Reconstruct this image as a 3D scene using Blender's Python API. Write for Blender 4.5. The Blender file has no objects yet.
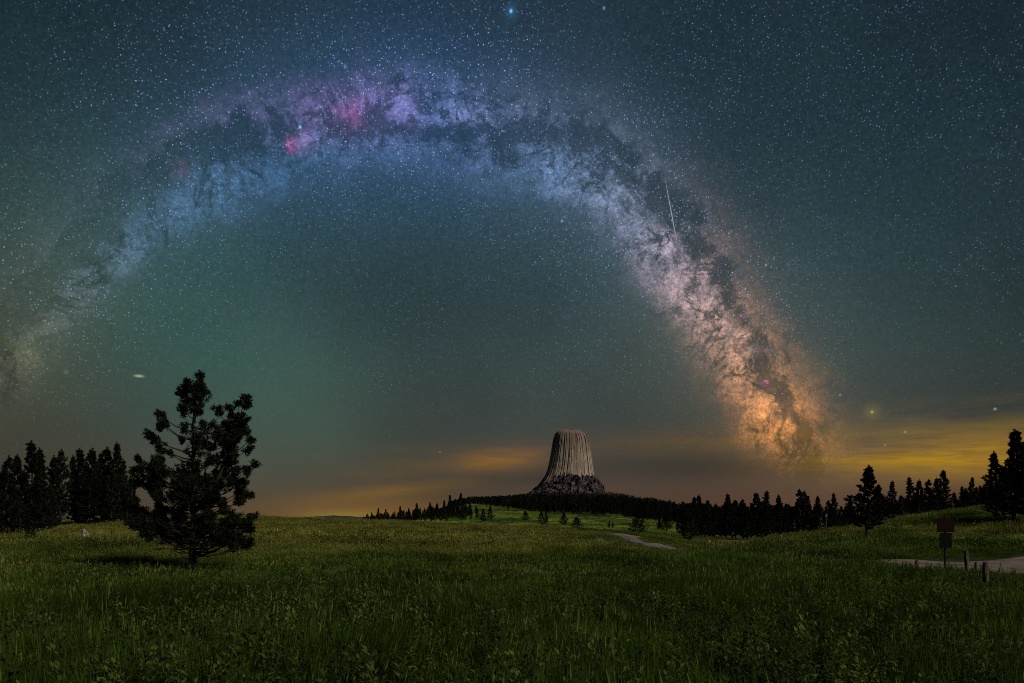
import bpy, math, random
import numpy as np
from mathutils import Vector, noise as mnoise

random.seed(7)
rng = np.random.default_rng(7)
S = bpy.context.scene
COL = S.collection

# ------------------------------------------------------------------ camera
F = 804.0          # focal length in picture widths*1024
HZ = 515.0         # height of the horizon in the picture
CAM_Z = 2.0
cd = bpy.data.cameras.new("camera")
cam = bpy.data.objects.new("camera", cd)
COL.objects.link(cam)
cam.location = (0, 0, CAM_Z)
cam.rotation_euler = (math.pi / 2, 0, 0)
cd.sensor_width = 36.0
cd.lens = 36.0 * F / 1024.0
cd.shift_y = (HZ - 341.5) / 1024.0
cd.clip_start = 0.1
cd.clip_end = 40000
S.camera = cam

# ------------------------------------------------------------------ colour management
S.view_settings.view_transform = 'Standard'
S.view_settings.look = 'None'
S.view_settings.exposure = 0.0
S.view_settings.gamma = 1.0
S.view_settings.use_curve_mapping = False
S.cycles.use_denoising = False
S.cycles.filter_width = 1.0
S.cycles.max_bounces = 5
S.cycles.diffuse_bounces = 2
S.cycles.transmission_bounces = 2
S.cycles.sample_clamp_indirect = 1.0

# ------------------------------------------------------------------ low sun lamp, added to light grass and tower from behind the right shoulder
SUN_AZ, SUN_EL = 122.0, 36.0
sd = bpy.data.lights.new("added_sun", 'SUN')
sd.energy = 2.4
sd.angle = math.radians(14)
sd.color = (1.0, 0.95, 0.84)
sun = bpy.data.objects.new("added_sun", sd)
COL.objects.link(sun)
_d = Vector((math.sin(math.radians(SUN_AZ)) * math.cos(math.radians(SUN_EL)),
             math.cos(math.radians(SUN_AZ)) * math.cos(math.radians(SUN_EL)), math.sin(math.radians(SUN_EL))))
sun.rotation_euler = _d.to_track_quat('Z', 'Y').to_euler()


# ------------------------------------------------------------------ node expression helpers
class NT:
    def __init__(self, tree):
        self.t = tree

    def node(self, kind, **kw):
        n = self.t.nodes.new(kind)
        for k, v in kw.items():
            setattr(n, k, v)
        return n

    def plug(self, sock, v):
        if isinstance(v, (Sc, Ve)):
            self.t.links.new(v.s, sock)
        elif isinstance(v, bpy.types.NodeSocket):
            self.t.links.new(v, sock)
        else:
            sock.default_value = v

    def math(self, op, *a, clamp=False):
        n = self.node('ShaderNodeMath', operation=op, use_clamp=clamp)
        for i, v in enumerate(a):
            self.plug(n.inputs[i], v)
        return Sc(self, n.outputs[0])

    def vmath(self, op, *a):
        n = self.node('ShaderNodeVectorMath', operation=op)
        for i, v in enumerate(a):
            if isinstance(v, Sc):
                v = self.comb(v, v, v)
            self.plug(n.inputs[i], v)
        return Ve(self, n.outputs[0])

    def scale(self, v, s):
        n = self.node('ShaderNodeVectorMath', operation='SCALE')
        self.plug(n.inputs[0], v)
        self.plug(n.inputs['Scale'], s)
        return Ve(self, n.outputs[0])

    def comb(self, x, y, z):
        n = self.node('ShaderNodeCombineXYZ')
        for i, v in enumerate((x, y, z)):
            self.plug(n.inputs[i], v)
        return Ve(self, n.outputs[0])

    def sep(self, v):
        n = self.node('ShaderNodeSeparateXYZ')
        self.plug(n.inputs[0], v)
        return [Sc(self, o) for o in n.outputs]

    def noise(self, vec, scale=1.0, detail=4.0, rough=0.55, dist=0.0, color=False):
        n = self.node('ShaderNodeTexNoise')
        self.plug(n.inputs['Vector'], vec)
        n.inputs['Scale'].default_value = scale
        n.inputs['Detail'].default_value = detail
        n.inputs['Roughness'].default_value = rough
        n.inputs['Distortion'].default_value = dist
        return Ve(self, n.outputs['Color']) if color else Sc(self, n.outputs[0])

    def voro(self, vec, scale):
        n = self.node('ShaderNodeTexVoronoi')
        self.plug(n.inputs['Vector'], vec)
        n.inputs['Scale'].default_value = scale
        return Sc(self, n.outputs['Distance']), Ve(self, n.outputs['Color'])

    def smooth(self, x, a, b, lo=0.0, hi=1.0):
        n = self.node('ShaderNodeMapRange', interpolation_type='SMOOTHSTEP')
        self.plug(n.inputs['Value'], x)
        n.inputs['From Min'].default_value = a
        n.inputs['From Max'].default_value = b
        n.inputs['To Min'].default_value = lo
        n.inputs['To Max'].default_value = hi
        return Sc(self, n.outputs[0])

    def ramp(self, x, stops, interp='EASE'):
        n = self.node('ShaderNodeValToRGB')
        cr = n.color_ramp
        cr.interpolation = interp
        while len(cr.elements) < len(stops):
            cr.elements.new(0.5)
        for e, (p, c) in zip(cr.elements, stops):
            e.position = p
            e.color = (c[0], c[1], c[2], 1) if not isinstance(c, (int, float)) else (c, c, c, 1)
        self.plug(n.inputs[0], x)
        return Ve(self, n.outputs[0])

    def curve(self, x, pts):
        n = self.node('ShaderNodeFloatCurve')
        c = n.mapping.curves[0]
        while len(c.points) < len(pts):
            c.points.new(0.5, 0.5)
        for p, (a, b) in zip(c.points, pts):
            p.location = (a, b)
            p.handle_type = 'AUTO_CLAMPED'
        n.mapping.update()
        self.plug(n.inputs['Value'], x)
        return Sc(self, n.outputs[0])

    def mixc(self, f, a, b):
        n = self.node('ShaderNodeMix', data_type='RGBA')
        self.plug(n.inputs[0], f)
        for i, v in ((6, a), (7, b)):
            if isinstance(v, tuple):
                v = (*v[:3], 1.0)
            self.plug(n.inputs[i], v)
        return Ve(self, n.outputs[2])


class Sc:
    def __init__(self, T, s): self.T, self.s = T, s
    def __add__(self, o): return self.T.math('ADD', self, o)
    __radd__ = __add__
    def __sub__(self, o): return self.T.math('SUBTRACT', self, o)
    def __rsub__(self, o): return self.T.math('SUBTRACT', o, self)
    def __mul__(self, o):
        if isinstance(o, (tuple, Ve)):
            return self.T.scale(o, self)
        return self.T.math('MULTIPLY', self, o)
    __rmul__ = __mul__
    def __truediv__(self, o): return self.T.math('DIVIDE', self, o)
    def __pow__(self, o): return self.T.math('POWER', self, o)
    def clamp(self): return self.T.math('ADD', self, 0.0, clamp=True)
    def max0(self): return self.T.math('MAXIMUM', self, 0.0)


class Ve:
    def __init__(self, T, s): self.T, self.s = T, s
    def __add__(self, o): return self.T.vmath('ADD', self, o)
    def __sub__(self, o): return self.T.vmath('SUBTRACT', self, o)
    def __mul__(self, o):
        if isinstance(o, (Sc, int, float)):
            return self.T.scale(self, o)
        return self.T.vmath('MULTIPLY', self, o)
    __rmul__ = __mul__


def sky_deg(px, py):
    az = math.atan((px - 512) / F)
    el = math.atan((HZ - py) / F * math.cos(az))
    return math.degrees(az), math.degrees(el)


# ------------------------------------------------------------------ the night sky (a function of world direction only)
def build_sky():
    w = bpy.data.worlds.new("World")
    S.world = w
    w.use_nodes = True
    w.cycles.sampling_method = 'MANUAL'
    w.cycles.sample_map_resolution = 512
    t = w.node_tree
    t.nodes.clear()
    T = NT(t)
    out = T.node('ShaderNodeOutputWorld')
    bg = T.node('ShaderNodeBackground')
    t.links.new(bg.outputs[0], out.inputs[0])
    tc = T.node('ShaderNodeTexCoord')
    D = T.vmath('NORMALIZE', tc.outputs['Generated'])
    x, y, z = T.sep(D)
    A = T.math('ARCTAN2', x, y) * 57.29578
    B = T.math('ARCSINE', z) * 57.29578
    Bp = B.max0()

    def gauss(px, py, sx, sy):
        """soft patch of sky centred on a direction; sizes in degrees"""
        a, b = sky_deg(px, py)
        u = (A - a) / sx
        v = (B - b) / sy
        return T.math('EXPONENT', (u * u + v * v) * -1.0)

    # --- airglow gradient
    base = T.ramp(Bp / 40.0, [
        (0.0, (0.074, 0.050, 0.032)), (0.06, (0.068, 0.055, 0.042)), (0.14, (0.050, 0.056, 0.050)),
        (0.26, (0.038, 0.060, 0.060)), (0.42, (0.029, 0.056, 0.064)), (0.60, (0.020, 0.042, 0.056)),
        (0.80, (0.015, 0.031, 0.045)), (1.0, (0.013, 0.028, 0.043))], 'LINEAR')
    sky = base
    sky = sky + gauss(165, 330, 9, 9) * (0.000, 0.020, 0.012)
    sky = sky + gauss(290, 420, 7, 5) * (0.000, 0.016, 0.006)
    sky = sky + gauss(60, 220, 8, 7) * (0.000, 0.010, 0.004)
    sky = sky + gauss(380, 190, 12, 4) * (0.002, 0.010, 0.022)
    sky = sky + gauss(20, 330, 5, 8) * (0.022, 0.012, -0.004)
    sky = sky + gauss(640, 380, 12, 7) * (0.004, 0.004, 0.002)
    side = T.smooth(T.math('ABSOLUTE', A), 16.0, 36.0, 1.0, 0.66)
    sky = sky * side
    big = T.noise(D, 3.2, 3, 0.5)
    sky = sky * T.smooth(big, 0.25, 0.75, 0.80, 1.18)

    # --- band of the galaxy: polar coordinates round a point low in the sky
    ca, cb = sky_deg(430, 440)
    dA, dB = A - ca, B - cb
    warp = T.noise(D, 7.0, 4, 0.6) - 0.5
    warp2 = T.noise(D, 20.0, 5, 0.65) - 0.5
    phi = T.math('ARCTAN2', dA, dB) * 57.29578
    rad = T.math('SQRT', dA * dA + dB * dB)
    arc = [(-30, 400), (0, 362), (30, 325), (60, 287), (120, 229), (200, 172), (280, 137), (350, 118), (430, 116), (500, 128),
           (560, 156), (620, 200), (665, 250), (700, 305), (735, 365), (765, 420), (785, 470), (800, 530)]
    pts = []
    for px, py in arc:
        a, b = sky_deg(px, py)
        pts.append((math.degrees(math.atan2(a - ca, b - cb)) / 240 + 0.5, math.hypot(a - ca, b - cb) / 40))
    P = phi / 240.0 + 0.5

    def pp(px, py):
        a, b = sky_deg(px, py)
        return math.degrees(math.atan2(a - ca, b - cb)) / 240 + 0.5
    R = T.curve(P, pts) * 40.0
    tt = rad - R                           # degrees off the band's middle; + is outside
    tw = tt + warp * 3.2 + warp2 * 2.2

    def bell(c, wd, q=tw):
        u = (q - c) / wd
        return T.math('EXPONENT', u * u * -1.0)

    def along(vals):
        return T.curve(P, [(pp(px, py), v) for px, py, v in vals])

    low = T.smooth(B, -1.0, 6.0)            # thicker air by the horizon
    # wide halo
    halo = bell(0.3, 5.2, tt) * along([(0, 362, .40), (120, 229, .55), (280, 137, .7), (430, 116, .85), (560, 156, .8), (665, 250, .7),
                                       (735, 365, .5), (785, 470, .2)])
    halo_c = T.ramp(P, [(pp(0, 362), (.030, .030, .018)), (pp(120, 229), (.026, .034, .050)), (pp(280, 137), (.012, .034, .085)),
                        (pp(430, 116), (.010, .030, .095)), (pp(560, 156), (.024, .036, .070)), (pp(665, 250), (.035, .040, .055)),
                        (pp(735, 365), (.080, .052, .022)), (pp(785, 470), (.10, .05, .015))], 'LINEAR')
    gfade = T.smooth(B, 3.0, 22.0, 0.12, 1.0)
    grain = (T.smooth(T.noise(D, 240.0, 2, 0.75), 0.28, 0.74, -0.17, 0.19) * gfade) + 1.0
    sky = (sky + halo * halo_c) * grain
    # bright main stream (inner side) and upper stream
    s1c = along([(0, 362, .3), (200, 172, .25), (280, 137, .2), (430, 116, .1), (500, 128, .2), (560, 156, .42), (620, 200, .5), (665, 250, .55), (700, 305, .62), (735, 365, .66), (785, 470, .66)]) * 4.0 - 2.2
    wc = along([(0, 362, .30), (60, 287, .30), (200, 172, .36), (280, 137, .42), (430, 116, .44), (560, 156, .46), (665, 250, .44), (735, 365, .46), (785, 470, .5)]) * 4.0
    s1 = bell(s1c, wc) * along([(-30, 400, .4), (0, 362, .62), (60, 287, .64), (120, 229, .62), (200, 172, .72), (280, 137, .62), (350, 118, .42),
                                  (430, 116, .40), (500, 128, .45), (560, 156, .85), (620, 200, .95), (665, 250, .9), (700, 305, 1.0),
                                  (735, 365, .95), (765, 420, .74), (785, 470, .16)])
    s2c = along([(0, 362, .5), (200, 172, .5), (280, 137, .26), (350, 118, .10), (430, 116, .10), (500, 128, .22), (560, 156, .5), (620, 200, .66), (700, 305, .66), (735, 365, .56), (785, 470, .65)]) * 4.0
    s2 = bell(s2c, wc * 0.95) * along([(0, 362, .18), (120, 229, .25), (200, 172, .30), (280, 137, .58), (350, 118, .70), (430, 116, .85),
                                 (500, 128, .60), (560, 156, .34), (620, 200, .34), (665, 250, .30), (700, 305, .30), (735, 365, .38),
                                 (765, 420, .44), (785, 470, .2)])
    c1 = T.ramp(P, [(pp(0, 362), (.062, .058, .034)), (pp(60, 287), (.056, .064, .082)), (pp(160, 205), (.044, .088, .195)),
                    (pp(280, 137), (.042, .100, .230)), (pp(430, 116), (.055, .085, .220)), (pp(560, 156), (.070, .115, .220)),
                    (pp(640, 222), (.135, .135, .200)), (pp(690, 290), (.310, .200, .215)), (pp(735, 365), (.420, .190, .110)),
                    (pp(765, 420), (.540, .180, .040)), (pp(785, 470), (.32, .12, .03))], 'LINEAR')
    c2 = T.ramp(P, [(pp(0, 362), (.040, .036, .025)), (pp(120, 229), (.045, .045, .075)), (pp(280, 137), (.095, .065, .165)),
                    (pp(350, 118), (.135, .075, .235)), (pp(430, 116), (.085, .100, .250)), (pp(500, 128), (.080, .090, .165)),
                    (pp(620, 200), (.085, .085, .120)), (pp(700, 305), (.230, .105, .070)), (pp(765, 420), (.400, .130, .020)),
                    (pp(785, 470), (.2, .09, .03))], 'LINEAR')
    cl = T.noise(D, 30.0, 7, 0.74, 0.5)
    clump = T.smooth(cl, 0.30, 0.70, 0.22, 1.70)
    # dust lanes
    dn = T.noise(D, 21.0, 8, 0.74, 1.0)
    dcen = along([(0, 362, .58), (200, 172, .60), (280, 137, .50), (350, 118, .43), (430, 116, .42), (500, 128, .47), (560, 156, .58),
                  (620, 200, .66), (700, 305, .67), (735, 365, .66), (785, 470, .64)]) * 10.0 - 4.6
    dw = along([(0, 362, .4), (280, 137, .46), (430, 116, .42), (560, 156, .46), (620, 200, .50), (700, 305, .42), (765, 420, .40), (785, 470, .4)]) * 3.0
    u = (tt + warp * 3.4 + warp2 * 2.4 - dcen) / (dw * 0.85)
    dmask = T.math('EXPONENT', u * u * -1.0)
    dust = T.smooth(dn * 1.25 + dmask * 0.27, 0.66, 0.92)
    rid = T.math('ABSOLUTE', T.noise(D, 11.0, 7, 0.62, 0.9) - 0.5)
    dust = (dust + T.smooth(rid, 0.035, 0.0) * T.math('EXPONENT', (tw - 0.2) * (tw - 0.2) * -0.12) * 0.75).clamp()
    fil = T.noise(D, 42.0, 6, 0.72, 1.2)
    dust = (dust + T.smooth(fil, 0.48, 0.64) * 0.75 * bell(0.3, 2.8)).clamp()
    clear = 1.0 - dust * 0.90
    inn = T.smooth(s1 + s2, 0.0, 0.5)
    gr = T.smooth(T.noise(D, 330.0, 2, 0.8), 0.30, 0.72, 0.55, 1.6)
    mw = (s1 * c1 + s2 * c2) * (clump * clear * low * gr * 1.15)
    sky = sky * (1.0 - dust * inn * 0.30)
    sky = sky + mw

    # --- emission nebulae
    pk = T.smooth(T.noise(D, 60.0, 6, 0.7), 0.35, 0.75, 0.15, 1.4)
    for px, py, s_, c in [(293, 146, 0.42, (.55, .07, .34)), (303, 141, .7, (.12, .02, .08)), (352, 113, 1.0, (.13, .015, .09)),
                          (335, 122, 1.8, (.03, .006, .03)), (180, 168, .6, (.07, .02, .05)), (766, 383, .30, (.40, .06, .22)),
                          (742, 318, .28, (.22, .05, .14)), (310, 108, 1.6, (.02, .006, .03)), (400, 112, 1.6, (.05, .015, .06)),
                          (752, 350, .5, (.20, .14, .16)), (690, 285, 1.2, (.16, .09, .09)), (762, 412, 1.2, (.22, .11, .03)),
                          (800, 395, 2.2, (.12, .055, .012)), (15, 350, 1.4, (.02, .02, .0))]:
        sky = sky + gauss(px, py, s_, s_ * 0.8) * pk * c

    # --- stars
    blue = T.noise(D, 5.0, 2, 0.5)
    ext = T.smooth(B, 1.0, 15.0, 0.06, 1.0)
    clus = T.smooth(T.noise(D, 9.0, 4, 0.65), 0.32, 0.68, 0.45, 1.4)
    dens = clus * T.smooth(bell(0.2, 6.5, tt), 0.0, 1.0, 0.55, 1.5) * ext * T.smooth(B, 8.0, 30.0, 0.75, 1.25)

    def stars(scale, r, power, gain, c0, c1_, f):
        d, c = T.voro(D, scale)
        cr, cg, cb_ = T.sep(c)
        g = T.smooth(d, r, 0.0) * (cr ** power) * gain
        return T.mixc(cg, c0, c1_) * (g * f)
    sky = sky + stars(360, 0.36, 2.6, 0.50, (.12, .42, 1.0), (.45, .72, 1.0), dens)
    sky = sky + stars(260, 0.22, 5.0, 0.60, (.14, .46, 1.0), (.75, .9, 1.0), dens)
    sky = sky + stars(120, 0.095, 9.0, 0.5, (.2, .55, 1.0), (.9, .95, 1.0), dens)
    sky = sky + stars(36, 0.032, 9.0, 0.65, (.35, .70, 1.0), (1.0, .9, .8), ext)
    for px, py, s_, c in [(511, 11, .09, (.2, .6, 1.1)), (511, 11, .40, (.01, .05, .10)), (872, 412, .08, (.32, .27, .06)),
                          (872, 412, .5, (.06, .04, .0)), (300, 127, .085, (.16, .5, .8)), (995, 409, .07, (.25, .28, .25)),
                          (766, 265, .06, (.2, .26, .3)), (604, 8, .07, (.1, .3, .5)), (562, 221, .07, (.16, .3, .5)),
                          (440, 452, .05, (.12, .12, .1)), (885, 445, .06, (.14, .14, .1)), (66, 372, .13, (.03, .07, .08)),
                          (905, 432, .06, (.2, .2, .15)), (840, 395, .06, (.05, .25, .35)), (345, 67, .07, (.06, .24, .4))]:
        sky = sky + gauss(px, py, s_, s_) * c
    sky = sky + gauss(139, 376, .24, .075) * (.34, .34, .20)      # neighbour galaxy, seen edge on

    # --- thin clouds lit from below by far towns
    V = T.comb(A * 0.10, B * 0.85, 0.0)
    st = T.noise(V, 1.0, 6, 0.6, 0.4)
    st2 = T.noise(T.comb(A * 0.22, B * 2.3 + A * 0.06, 3.0), 1.0, 5, 0.6, 0.3)
    wsp = T.smooth(st, 0.34, 0.68)
    wsp2 = T.smooth(st2 * 0.6 + T.noise(T.comb(A * 0.5, B * 4.2 + A * 0.10, 9.0), 1.0, 5, 0.65, 0.5) * 0.4, 0.34, 0.64, 0.56, 1.12)

    def tilt(px, py, sx, sy, k):
        a, b = sky_deg(px, py)
        u_ = (A - a) / sx
        v_ = (B - b - (A - a) * k) / sy
        return T.math('EXPONENT', (u_ * u_ + v_ * v_) * -1.0)
    cloud = tilt(505, 459, 3.4, 0.75, .06) * wsp2 * (.135, .045, -.012)
    cloud = cloud + tilt(480, 464, 2.2, 0.45, .06) * (.035, .012, -.004)
    cloud = cloud + tilt(390, 491, 4.2, 0.42, .09) * wsp2 * (.075, .032, -.010)
    cloud = cloud + tilt(420, 470, 5.5, 1.6, .10) * wsp * (.030, .012, -.008)
    cloud = cloud + gauss(360, 514, 7.0, 1.3) * (.105, .042, -.002)
    cloud = cloud + gauss(345, 516, 3.0, 0.40) * (.05, .06, .00)
    cloud = cloud + gauss(690, 442, 8.5, 0.95) * wsp2 * (.034, .009, -.008)
    cloud = cloud + gauss(800, 437, 7.0, 1.1) * wsp * (.040, .017, -.010)
    cloud = cloud + gauss(1000, 452, 8.5, 1.35) * wsp2 * (.225, .108, -.010)
    cloud = cloud + gauss(890, 461, 5.5, 0.65) * wsp2 * (.150, .074, -.016)
    cloud = cloud + gauss(985, 432, 9.0, 1.8) * wsp * (.055, .034, -.004)
    cloud = cloud + gauss(1000, 475, 8.0, 1.0) * (.070, .035, .000)
    cloud = cloud + gauss(760, 500, 14.0, 1.6) * (.020, .001, -.002)
    sky = sky + cloud
    veil = gauss(720, 466, 11.0, 0.9) * 0.25 + gauss(530, 480, 4.0, 0.6) * 0.18
    sky = sky * (1.0 - veil)
    sky = T.vmath('MAXIMUM', sky, (0.0015, 0.0015, 0.0015))
    sky = sky * T.smooth(B, -1.5, -0.2, 0.15, 1.0)
    T.plug(bg.inputs['Color'], sky)
    bg.inputs['Strength'].default_value = 1.0


build_sky()


# ------------------------------------------------------------------ small helpers
def ss(x, a, b):
    t = np.clip((np.asarray(x, float) - a) / (b - a), 0, 1)
    return t * t * (3 - 2 * t)


def obj_mesh(name, verts, faces, mats, parent=None, smooth=False, midx=None, loc=None):
    me = bpy.data.meshes.new(name)
    me.from_pydata([tuple(v) for v in verts], [], [tuple(f) for f in faces])
    for m in (mats if isinstance(mats, (list, tuple)) else [mats]):
        me.materials.append(m)
    if midx is not None:
        me.polygons.foreach_set('material_index', np.asarray(midx, np.int32))
    if smooth:
        me.polygons.foreach_set('use_smooth', [True] * len(me.polygons))
    me.update()
    o = bpy.data.objects.new(name, me)
    COL.objects.link(o)
    if parent is not None:
        o.parent = parent
    if loc is not None:
        o.location = loc
    return o


def thing(name, loc, rz=0.0, sc=1.0):
    o = bpy.data.objects.new(name, None)
    o.empty_display_size = 0.2
    COL.objects.link(o)
    o.location = loc
    o.rotation_euler = (0, 0, rz)
    o.scale = (sc, sc, sc)
    return o


def tag(o, label=None, cat=None, group=None, kind=None):
    for k, v in (('label', label), ('category', cat), ('group', group), ('kind', kind)):
        if v:
            o[k] = v
    return o


def material(name, build):
    m = bpy.data.materials.new(name)
    m.use_nodes = True
    t = m.node_tree
    t.nodes.clear()
    T = NT(t)
    out = T.node('ShaderNodeOutputMaterial')
    build(T, out)
    return m


def principled(T, out, color, rough=0.9, spec=0.2, normal=None):
    b = T.node('ShaderNodeBsdfPrincipled')
    T.plug(b.inputs['Base Color'], color if not isinstance(color, tuple) else (*color, 1.0))
    T.plug(b.inputs['Roughness'], rough)
    b.inputs['Specular IOR Level'].default_value = spec
    if normal is not None:
        T.t.links.new(normal, b.inputs['Normal'])
    T.t.links.new(b.outputs[0], out.inputs[0])
    return b


def bump(T, h, strength=0.5, dist=0.05):
    n = T.node('ShaderNodeBump')
    n.inputs['Strength'].default_value = strength
    n.inputs['Distance'].default_value = dist
    T.plug(n.inputs['Height'], h)
    return n.outputs[0]


def wpos(T):
    return Ve(T, T.node('ShaderNodeNewGeometry').outputs['Position'])


# ------------------------------------------------------------------ terrain
def zf(Y, py):
    return CAM_Z - (py - HZ) * Y / F


# columns of the land: bearing (as px of the photograph) -> list of (depth, height)
def col(*pts):
    return [(Y, zf(Y, v[1]) if isinstance(v, tuple) else v) for Y, v in pts]


LAND = {
    -300: col((25, 0), (45, .1), (65, 0.2), (90, .5), (120, 1.2), (160, 1.8), (300, 1.5), (700, 0), (2600, -5), (5000, -20), (12000, -60)),
    0: col((25, 0), (45, ('p', 549)), (65, ('p', 540)), (90, ('p', 532)), (120, ('p', 526)), (160, ('p', 522)), (300, 0), (700, -3), (2600, -8), (5000, -20), (12000, -60)),
    130: col((25, 0), (45, ('p', 549)), (65, ('p', 537)), (85, ('p', 527)), (105, ('p', 521)), (130, ('p', 518.5)), (180, .5), (300, -2), (700, -6), (2600, -14), (5000, -24), (12000, -60)),
    250: col((25, 0), (45, ('p', 548)), (65, ('p', 535)), (90, ('p', 523)), (115, ('p', 517)), (150, 1.1), (250, -1.5), (700, -8), (2600, -18), (5000, -28), (12000, -60)),
    330: col((25, 0), (45, ('p', 549)), (65, ('p', 537)), (90, ('p', 527.5)), (120, ('p', 521)), (150, ('p', 519)), (200, .4), (400, -4), (700, -8), (2600, -18), (5000, -28), (12000, -60)),
    400: col((25, 0), (45, ('p', 550)), (65, ('p', 538)), (90, ('p', 530)), (120, ('p', 524)), (150, ('p', 521.5)), (200, 0), (400, -.6), (700, -5), (1500, -10), (2600, -14), (5000, -28), (12000, -60)),
    470: col((25, 0), (45, ('p', 550)), (65, ('p', 540)), (90, ('p', 532)), (120, ('p', 528)), (140, ('p', 527)), (180, -1.5), (240, -2.2), (300, ('p', 524)), (400, ('p', 516)), (500, ('p', 510)),
             (600, ('p', 506)), (700, ('p', 504.5)), (900, ('p', 502)), (1500, ('p', 501)), (2600, ('p', 500)), (4000, 30), (6000, -20), (12000, -60)),
    550: col((25, 0), (45, ('p', 551)), (65, ('p', 541)), (90, ('p', 533)), (120, ('p', 529)), (135, ('p', 528)), (180, -2), (240, -2.6), (320, ('p', 523)), (420, ('p', 516)), (520, ('p', 512)),
             (650, ('p', 510)), (800, ('p', 508)), (1200, ('p', 503)), (1800, ('p', 498)), (2600, ('p', 493)), (3000, ('p', 494)), (4500, 30), (6000, -20), (12000, -60)),
    610: col((25, 0), (45, ('p', 552)), (65, ('p', 541)), (90, ('p', 534)), (115, ('p', 531)), (160, -1.8), (230, ('p', 532)), (300, ('p', 525)), (400, ('p', 519)), (520, ('p', 514)), (650, ('p', 512)),
             (800, ('p', 509)), (1200, ('p', 503)), (1800, ('p', 498)), (2600, ('p', 493.5)), (3000, ('p', 495)), (4500, 30), (6000, -20), (12000, -60)),
    650: col((25, 0), (45, ('p', 552)), (60, ('p', 546)), (80, ('p', 542)), (100, ('p', 538.5)), (130, -1.6), (200, ('p', 533)), (270, ('p', 528)), (400, ('p', 522)), (520, ('p', 518)), (650, ('p', 515)),
             (800, ('p', 512)), (1200, ('p', 506)), (1800, ('p', 502)), (2600, ('p', 499)), (4500, 20), (6000, -20), (12000, -60)),
    690: col((25, 0), (45, ('p', 553)), (60, ('p', 550)), (80, ('p', 547)), (100, ('p', 543.5)), (150, ('p', 539)), (200, ('p', 535.5)), (270, ('p', 532)), (400, ('p', 526)), (520, ('p', 522)),
             (650, ('p', 519)), (800, ('p', 516)), (1200, ('p', 512)), (1800, ('p', 510)), (2600, ('p', 508)), (4500, 10), (6000, -20), (12000, -60)),
    745: col((25, 0), (45, ('p', 554.5)), (55, ('p', 552)), (70, ('p', 549.5)), (90, -2.4), (150, ('p', 540)), (250, ('p', 535)), (500, ('p', 528)), (1000, ('p', 520)), (2600, ('p', 514)), (6000, -20), (12000, -60)),
    800: col((25, 0), (40, ('p', 560)), (50, ('p', 552)), (65, ('p', 544.5)), (80, ('p', 539)), (100, -1.0), (200, -2), (500, -3), (1000, 0), (2600, 0), (6000, -20), (12000, -60)),
    850: col((25, 0), (40, ('p', 560)), (50, ('p', 549)), (65, ('p', 537)), (80, ('p', 530)), (100, .3), (200, -1), (500, -3), (1000, 0), (2600, 0), (6000, -20), (12000, -60)),
    900: col((25, 0), (36, ('p', 562)), (45, ('p', 553)), (60, ('p', 538)), (75, ('p', 525)), (85, ('p', 519)), (110, 1.4), (200, 0), (500, -3), (2600, 0), (6000, -20), (12000, -60)),
    950: col((25, 0), (38, ('p', 561)), (46, ('p', 554)), (60, ('p', 538)), (75, ('p', 521)), (88, ('p', 512)), (110, 2.3), (200, 1), (500, -2), (2600, 0), (6000, -20), (12000, -60)),
    1000: col((25, 0), (38, ('p', 561)), (48, ('p', 552)), (60, ('p', 536)), (75, ('p', 517)), (90, ('p', 504.5)), (120, 3.2), (200, 2), (500, 0), (2600, 0), (6000, -20), (12000, -60)),
    1100: col((25, 0), (38, ('p', 561)), (50, ('p', 550)), (75, ('p', 514)), (90, ('p', 500)), (130, 4.5), (200, 4), (500, 2), (2600, 0), (6000, -20), (12000, -60)),
    1400: col((25, 0), (40, 0), (60, 1.0), (90, 3.5), (130, 4.5), (200, 4), (500, 2), (2600, 0), (6000, -20), (12000, -60)),
}
_lpx = np.array(sorted(LAND))
_lY = np.exp(np.linspace(math.log(20), math.log(12000), 260))
_tab = np.array([np.interp(np.log(_lY), np.log([p[0] for p in LAND[c]]), [p[1] for p in LAND[c]], left=0.0) for c in _lpx])
_tab[:, _lY < 25] = 0.0
# smooth along depth so that rises are rounded
_k = np.exp(-0.5 * (np.arange(-5, 6) / 2.0) ** 2)
_k /= _k.sum()
_tab = np.array([np.convolve(np.pad(r, 5, mode='edge'), _k, mode='valid') for r in _tab])


def _mono(xs, ys, x):
    """cubic Hermite through columns (Catmull-Rom slopes); ys: (ncol, n) gathered rows"""
    i = np.clip(np.searchsorted(xs, x) - 1, 0, len(xs) - 2)
    return i, (x - xs[i]) / (xs[i + 1] - xs[i])


ROAD = [(44.0, 150, 1.7), (30.0, 132, 1.7), (19.0, 113, 1.7), (13.6, 96, 1.7), (12.2, 83, 1.3), (11.6, 72, 1.2), (11.2, 62, 1.2), (11.0, 53, 1.3), (11.9, 46, 1.6), (14.2, 41, 2.0), (16.6, 37.0, 2.5), (19.8, 33.6, 5.2),
        (23.5, 31.2, 8.2), (29.0, 31.0, 9.8), (36, 39.5, 6.0), (60, 46, 5.0), (100, 60, 4.5)]


def _catmull(pts, n=14):
    P = [np.array(p, float) for p in pts]
    P = [2 * P[0] - P[1]] + P + [2 * P[-1] - P[-2]]
    out = []
    for i in range(1, len(P) - 2):
        for k in range(n):
            t = k / n
            out.append(0.5 * ((2 * P[i]) + (-P[i - 1] + P[i + 1]) * t + (2 * P[i - 1] - 5 * P[i] + 4 * P[i + 1] - P[i + 2]) * t * t
                              + (-P[i - 1] + 3 * P[i] - 3 * P[i + 1] + P[i + 2]) * t ** 3))
    out.append(P[-2])
    return np.array(out)


ROADC = _catmull(ROAD)


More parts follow.
